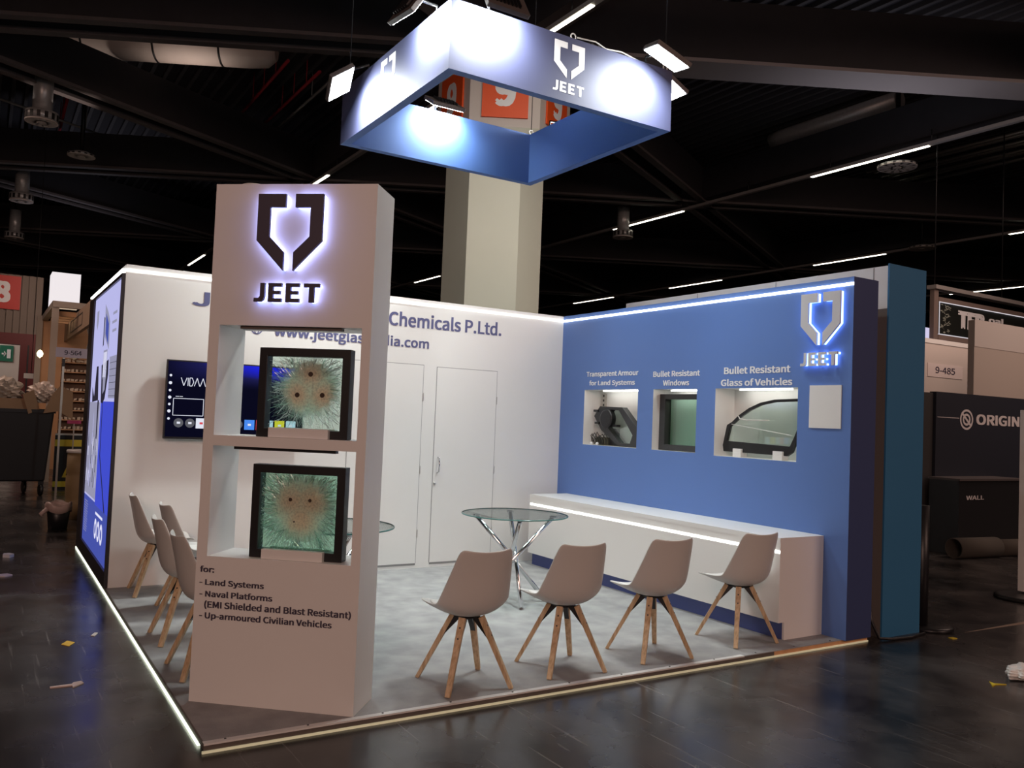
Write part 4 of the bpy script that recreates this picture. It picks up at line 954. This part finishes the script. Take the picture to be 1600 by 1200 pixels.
tag(box('wall_plate', WHITE2, -.2, .11, 14.98, 15.0, 2.05, 2.17), 'small white number plate hanging before the dark red door post', 'sign')
MB().tube([(-.05, 15.0, 2.1), (-.05, 15.0, 9.35)], .006, 5).build('hanger', BLACKM, bpy.data.objects['wall_plate'])
# timber stall
t = stall = thing('exhibition_stall', 'timber framed stall with lit bays and pale goods shelves behind the bin', 'stall', (.5, 11.6, -.04))
TIM = mat('pale_timber', (.42, .36, .3), .6); TIM2 = mat('warm_timber', (.6, .33, .17), .6)
m = MB(); m.box(.08, .2, 11, 11.12, -.04, 3.5); m.box(.08, 1.4, 10.98, 11.12, 3.40, 3.52); m.box(.08, .2, 11, 14.5, 3.40, 3.52); m.box(-.02, .1, 14.4, 14.5, -.04, 3.5); m.build('frame', TIM, t)
m = MB(); m.box(.1, 1.6, 14.45, 14.5, -.04, 3.4); m.build('rear_board', TIM2, t)
m = MB()
for k in range(4): m.box(.2, 1.5, 11.6+k*.6, 11.7+k*.6, 3.28, 3.38)
m.build('roof_slat', TIM2, t)
m = MB()
for k in range(3): m.box(.3, 1.3, 11.75+k*.6, 12.0+k*.6, 3.36, 3.38)
m.build('roof_lamp', emis('stall_lamp', (1, .8, .6), 2.0), t)
m = MB(); m.lathe([(.0, -.08), (.05, -.04), (.065, .02), (.035, .08), (0, .1)], (.02, 13.2, 2.55), 14); m.build('lamp_globe', emis('globe_glow', (1, .78, .4), 5), t)
sh = MB().box(.38, 1.4, 12.2, 12.25, -.04, 2.45).build('shelf_rack', mat('rack_brown', (.16, .08, .04), .6), t)
m = MB()
for k in range(9): m.box(.38, 1.4, 12.0, 12.2, .75+k*.2, .77+k*.2)
m.build('shelf_board', TIM2, sh)
m = MB(); GOODS = mat('pale_goods', (.62, .52, .4), .6)
for k in range(9):
    for i in range(12): m.obox((.43+i*.08+random.uniform(-.01, .01), 12.07, .80+k*.2), (random.uniform(.02, .035), 0, random.uniform(-.01, .01)), (0, .04, 0), (0, 0, random.uniform(.015, .035)))
tag(m.build('pale_goods', GOODS), 'rows of small pale goods on the brown rack of the timber stall', 'goods', kind='stuff')
t = thing('glowing_cube', 'white glowing cube sign on top of the timber stall', 'sign', (.35, 12, 3.52))
box('shade', GLOWBOX, .09, .62, 11.9, 12.6, 3.525, 4.21, t); box('trim', ALU, .085, .625, 11.895, 12.605, 3.52, 3.53, t)
t = stall
m = MB(); m.box(.55, .62, 8.0, 15.6, 2.94, 3.37); m.build('fascia_board', mat('fascia', (.36, .25, .17), .6), t)
m = MB(); m.ring([(10.2, 3.03), (12.8, 3.03), (12.8, 3.28), (10.2, 3.28)], [(10.25, 3.05), (12.75, 3.05), (12.75, 3.26), (10.25, 3.26)], (.548, 0, 0), (0, 1, 0), Z, (-.004, 0, 0)); m.build('plate_outline', BROWN, t)
m = MB(); m.box(.55, .64, 8.0, 8.12, -.04, 3.4); m.box(.55, .64, 15.5, 15.6, -.04, 2.95); m.build('post', TIM, t)
m = MB(); m.bar((.6, 8.5, 2.5), (.6, 9.6, 2.9), .03, .03); m.bar((.6, 8.5, 2.9), (.6, 9.6, 2.5), .03, .03); m.box(.58, .62, 8.1, 15.5, 2.42, 2.5); m.build('lattice', ALU, t)
t = thing('stand_sign', 'lilac stand number sign 9-564 on a thin pole behind the bin', 'sign', (.07, 7.2, -.04))
box('pole', ALU, .055, .085, 7.19, 7.21, -.04, 2.25, t); box('sign_panel', mat('lilac_plate', (.5, .45, .55), .5), -.05, .40, 7.17, 7.19, 2.245, 2.40, t)
text('lettering', '9-564', (.07, 7.168, 2.285), X, Z, .245, .075, INK, t, bold=.01); box('pole_cap', BLACK, .05, .09, 7.188, 7.212, 2.10, 2.22, t)
MB().lathe([(.15, 0), (.15, .012)], (.07, 7.2, -.04), 20).build('base', BLACKM, t)
# bin on wheels
t = thing('waste_cart', 'large black waste bin on castors at left edge', 'waste bin', (-.9, 8.5, -.04))
m = MB(); bx0, bx1, by0, by1 = -1.9, .05, 8.2, 9.2
n = m.add([(bx0+.1, by0+.08, .2), (bx1-.08, by0+.08, .2), (bx1-.08, by1-.08, .2), (bx0+.1, by1-.08, .2), (bx0, by0, 1.38), (bx1, by0, 1.38), (bx1, by1, 1.38), (bx0, by1, 1.38)])
for q in ((3, 2, 1, 0), (0, 1, 5, 4), (1, 2, 6, 5), (2, 3, 7, 6), (3, 0, 4, 7), (4, 5, 6, 7)): m.face([n+i for i in q])
m.build('body', BLACK, t, bevel=.03)
MB().ring([(bx0-.02, by0-.02), (bx1+.02, by0-.02), (bx1+.02, by1+.02), (bx0-.02, by1+.02)], [(bx0+.04, by0+.04), (bx1-.04, by0+.04), (bx1-.04, by1-.04), (bx0+.04, by1-.04)], (0, 0, 1.34), X, (0, 1, 0), (0, 0, .06)).build('rim', BLACKM, t)
for x, y in ((-.08, 8.35), (-.3, 8.95), (-1.7, 8.35), (-1.7, 9.05)):
    w_ = MB().lathe([(.09, -.025), (.1, -.02), (.1, .02), (.09, .025)], (x, y, .06), 18, (1, .2, 0)).build('castor', BLACK, t)
    MB().box(x-.04, x+.04, y-.04, y+.04, .14, .22).build('castor_fork', BLACKM, w_)
def bag(name, c, s, label, m_, seed, amp=1):
    rnd = random.Random(seed); b = bmesh.new(); bmesh.ops.create_icosphere(b, subdivisions=4, radius=1)
    me = bpy.data.meshes.new(name)
    for v in b.verts:
        d = v.co.normalized(); f = 1+.16*math.sin(d.x*9+seed)*math.sin(d.y*8+1)+amp*(.1*math.sin(d.z*17+d.x*13+seed)+rnd.uniform(-.012, .012))
        v.co = V((d.x*s[0]*f, d.y*s[1]*f, d.z*s[2]*f))
        if v.co.z < -s[2]*.6: v.co.z = -s[2]*.6
    for f in b.faces: f.smooth = False
    b.to_mesh(me); b.free(); me.materials.append(m_)
    o = bpy.data.objects.new(name, me); C.objects.link(o); o.location = c; return tag(o, label, 'bag' if 'bag' in name else 'wrapping')
PLS = mat('grey_plastic_film', (.35, .3, .25), .3, noise=.4, nscale=9); PLS2 = mat('pale_plastic_film', (.5, .42, .36), .25, noise=.4, nscale=12)
bag('rubbish_bag', (-.74, 8.7, 1.66), (.33, .36, .25), 'crumpled grey rubbish bag on top of the black waste bin', PLS, 1)
bag('rubbish_bag', (-1.5, 8.7, 1.6), (.34, .36, .22), 'darker rubbish bag on waste bin cut by left picture edge', PLS, 4)
bag('plastic_wrap', (-.1, 8.75, 1.64), (.24, .25, .22), 'pale crumpled plastic wrapping at right end of the waste bin', PLS2, 9)
tag(MB().obox((-.75, 8.32, 1.47), (.5, 0, .0), (0, .05, 0), (0, 0, .1)).build('cardboard_box', CARD), 'long flat cardboard box on front rim of the waste bin', 'cardboard')
tag(MB().obox((-.3, 8.2, 1.52), (.08, .03, .04), (0, .01, 0), (-.05, 0, .16)).build('cardboard_sheet', CARD), 'narrow upright cardboard flap on front of the waste bin', 'cardboard')
t = MB().prism([(-.12, 1.34), (.10, 1.38), (.32, 1.25), (.30, 1.72), (.10, 1.80), (0, 1.66)], (0, 8.12, 0), X, Z, (0, .012, 0)).build('cardboard_sheet', CARD); tag(t, 'torn cardboard sheet leaning on right end of the waste bin', 'cardboard')
t = thing('hazard_board', 'black barrier board with yellow stripes and triangle behind the bin', 'barrier', (.4, 9.36, -.04))
box('board', BLACKM, .16, .66, 9.36, 9.4, -.04, .94, t)
m = MB(); m.box(.16, .66, 9.352, 9.3595, .74, .86); m.box(.16, .66, 9.352, 9.3595, .01, .11)
m.ring([(.30, .18), (.66, .18), (.48, .66)], [(.36, .22), (.60, .22), (.48, .56)], (0, 9.3595, 0), X, Z, (0, -.006, 0)); m.build('yellow_marking', YEL, t)
box('top_rail', ALU, .16, .66, 9.35, 9.41, .94, .97, t)
tag(box('pink_strip', mat('pink_tape', (.75, .08, .25), .5), .31, .53, 9.0, 9.01, 1.16, 1.22), 'small bright pink strip on a stem above the hazard board', 'tape'); MB().box(.41, .43, 9.0, 9.012, -.04, 1.16).build('stem', ALU, bpy.data.objects['pink_strip'])
t = thing('barrel', 'tall tan barrel with white lid beside the lit panel', 'barrel', (.2, 5.1, -.04))
BAR = mat('barrel_tan', (.28, .2, .1), .6, noise=.2)
MB().lathe([(.15, 0), (.16, .25), (.155, .27), (.165, .3), (.165, .58), (.155, .6), (.165, .63), (.16, .9)], (.2, 5.1, -.04), 28).build('body', BAR, t)
MB().lathe([(.175, .9), (.175, .93), (.165, .94)], (.2, 5.1, -.04), 28).build('lid', WHITE2, t)
t = thing('waste_bucket', 'small black bucket with pale liner on floor by the aisle', 'bucket', (-.1, 4.1, -.04))
MB().lathe([(.105, 0), (.135, .28), (.125, .28), (.1, .02)], (-.1, 4.1, -.04), 28).build('bucket', BLACK, t)
m = MB(); m.smooth = True; seg = 28; rows = [(.128, .24), (.138, .29), (.148, .33), (.15, .30), (.148, .22)]
for r, h in rows: m.add([(-.1+r*(1+.05*math.sin(5*a))*math.cos(a), 4.1+r*(1+.05*math.sin(5*a))*math.sin(a), -.04+h-.02*math.sin(3*a)) for a in [2*math.pi*k/seg for k in range(seg)]])
for i in range(len(rows)-1):
    for k in range(seg): m.face([i*seg+k, i*seg+(k+1) % seg, (i+1)*seg+(k+1) % seg, (i+1)*seg+k])
m.build('bin_liner', mat('pink_film', (.55, .42, .38), .4), t, solid=.004, fixn=False)
MB().tube([(-.23, 4.02, .22), (-.3, 4.0, .16), (-.28, 4.0, .13)], [.03, .025, .01], 8).build('liner_knot', mat('pink_film2', (.55, .42, .38), .4), t)

# ------------------------------------------------------------------ litter on the hall floor
def scrap(name, pts, m_, label, h=.004, cat='litter'):
    o = MB().prism(pts, (0, 0, -.04), X, (0, 1, 0), (0, 0, h)).build(name, m_); return tag(o, label, cat)
scrap('paper_scrap', [(-.45, -1.56), (-.41, -1.62), (-.37, -1.54), (-.41, -1.48)], mat('orange_paper', (.75, .45, .05), .6), 'orange paper square on the dark floor left of the platform')
o = MB(); o.prism([(-.57, -2.49), (-.46, -2.495), (-.46, -2.53), (-.40, -2.47), (-.41, -2.43), (-.45, -2.44), (-.46, -2.465), (-.57, -2.47)], (0, 0, -.04), X, (0, 1, 0), (0, 0, .006))
tag(o.build('torn_label', mat('pink_paper', (.6, .45, .4), .6)), 'arrow shaped torn paper label on the floor left of the tower', 'litter')
scrap('paper_scrap', [(-.72, 2.1), (-.66, 2.05), (-.62, 2.12), (-.66, 2.19), (-.71, 2.18)], WHITE2, 'white crumpled paper on the floor at far left', .03)
scrap('paper_scrap', [(-.82, 1.02), (-.72, 1.0), (-.66, 1.05), (-.70, 1.12), (-.8, 1.09)], WARMW, 'pale paper scrap on the floor at left picture edge', .012)
scrap('paper_scrap', [(-.26, -1.4), (-.24, -1.42), (-.21, -1.34), (-.23, -1.33)], WARMW, 'tiny pale shred on the floor beside the orange paper', .004)
bag('crumpled_cloth', (5.05, -4.85, .0), (.17, .09, .05), 'crumpled white cloth on the dark floor at right edge', PAD, 3, .3)['category'] = 'cloth'
scrap('torn_tape', [(4.64, -4.86), (4.70, -4.85), (4.77, -4.88), (4.71, -4.83), (4.73, -4.79), (4.68, -4.83)], YEL, 'yellow tape shred on the floor left of the white cloth', .006)
scrap('torn_tape', [(5.62, -4.02), (5.67, -4.03), (5.68, -3.99), (5.63, -3.98)], YEL, 'yellow scrap on the floor in front of the black post base', .006)
scrap('dust_streak', [(5.95, -3.93), (7.3, -4.0), (9.0, -4.02), (9.0, -3.94), (7.2, -3.92)], mat('dust', (.32, .25, .2), .9), 'pale dusty strip on the floor right of the black post', .001, 'dirt')
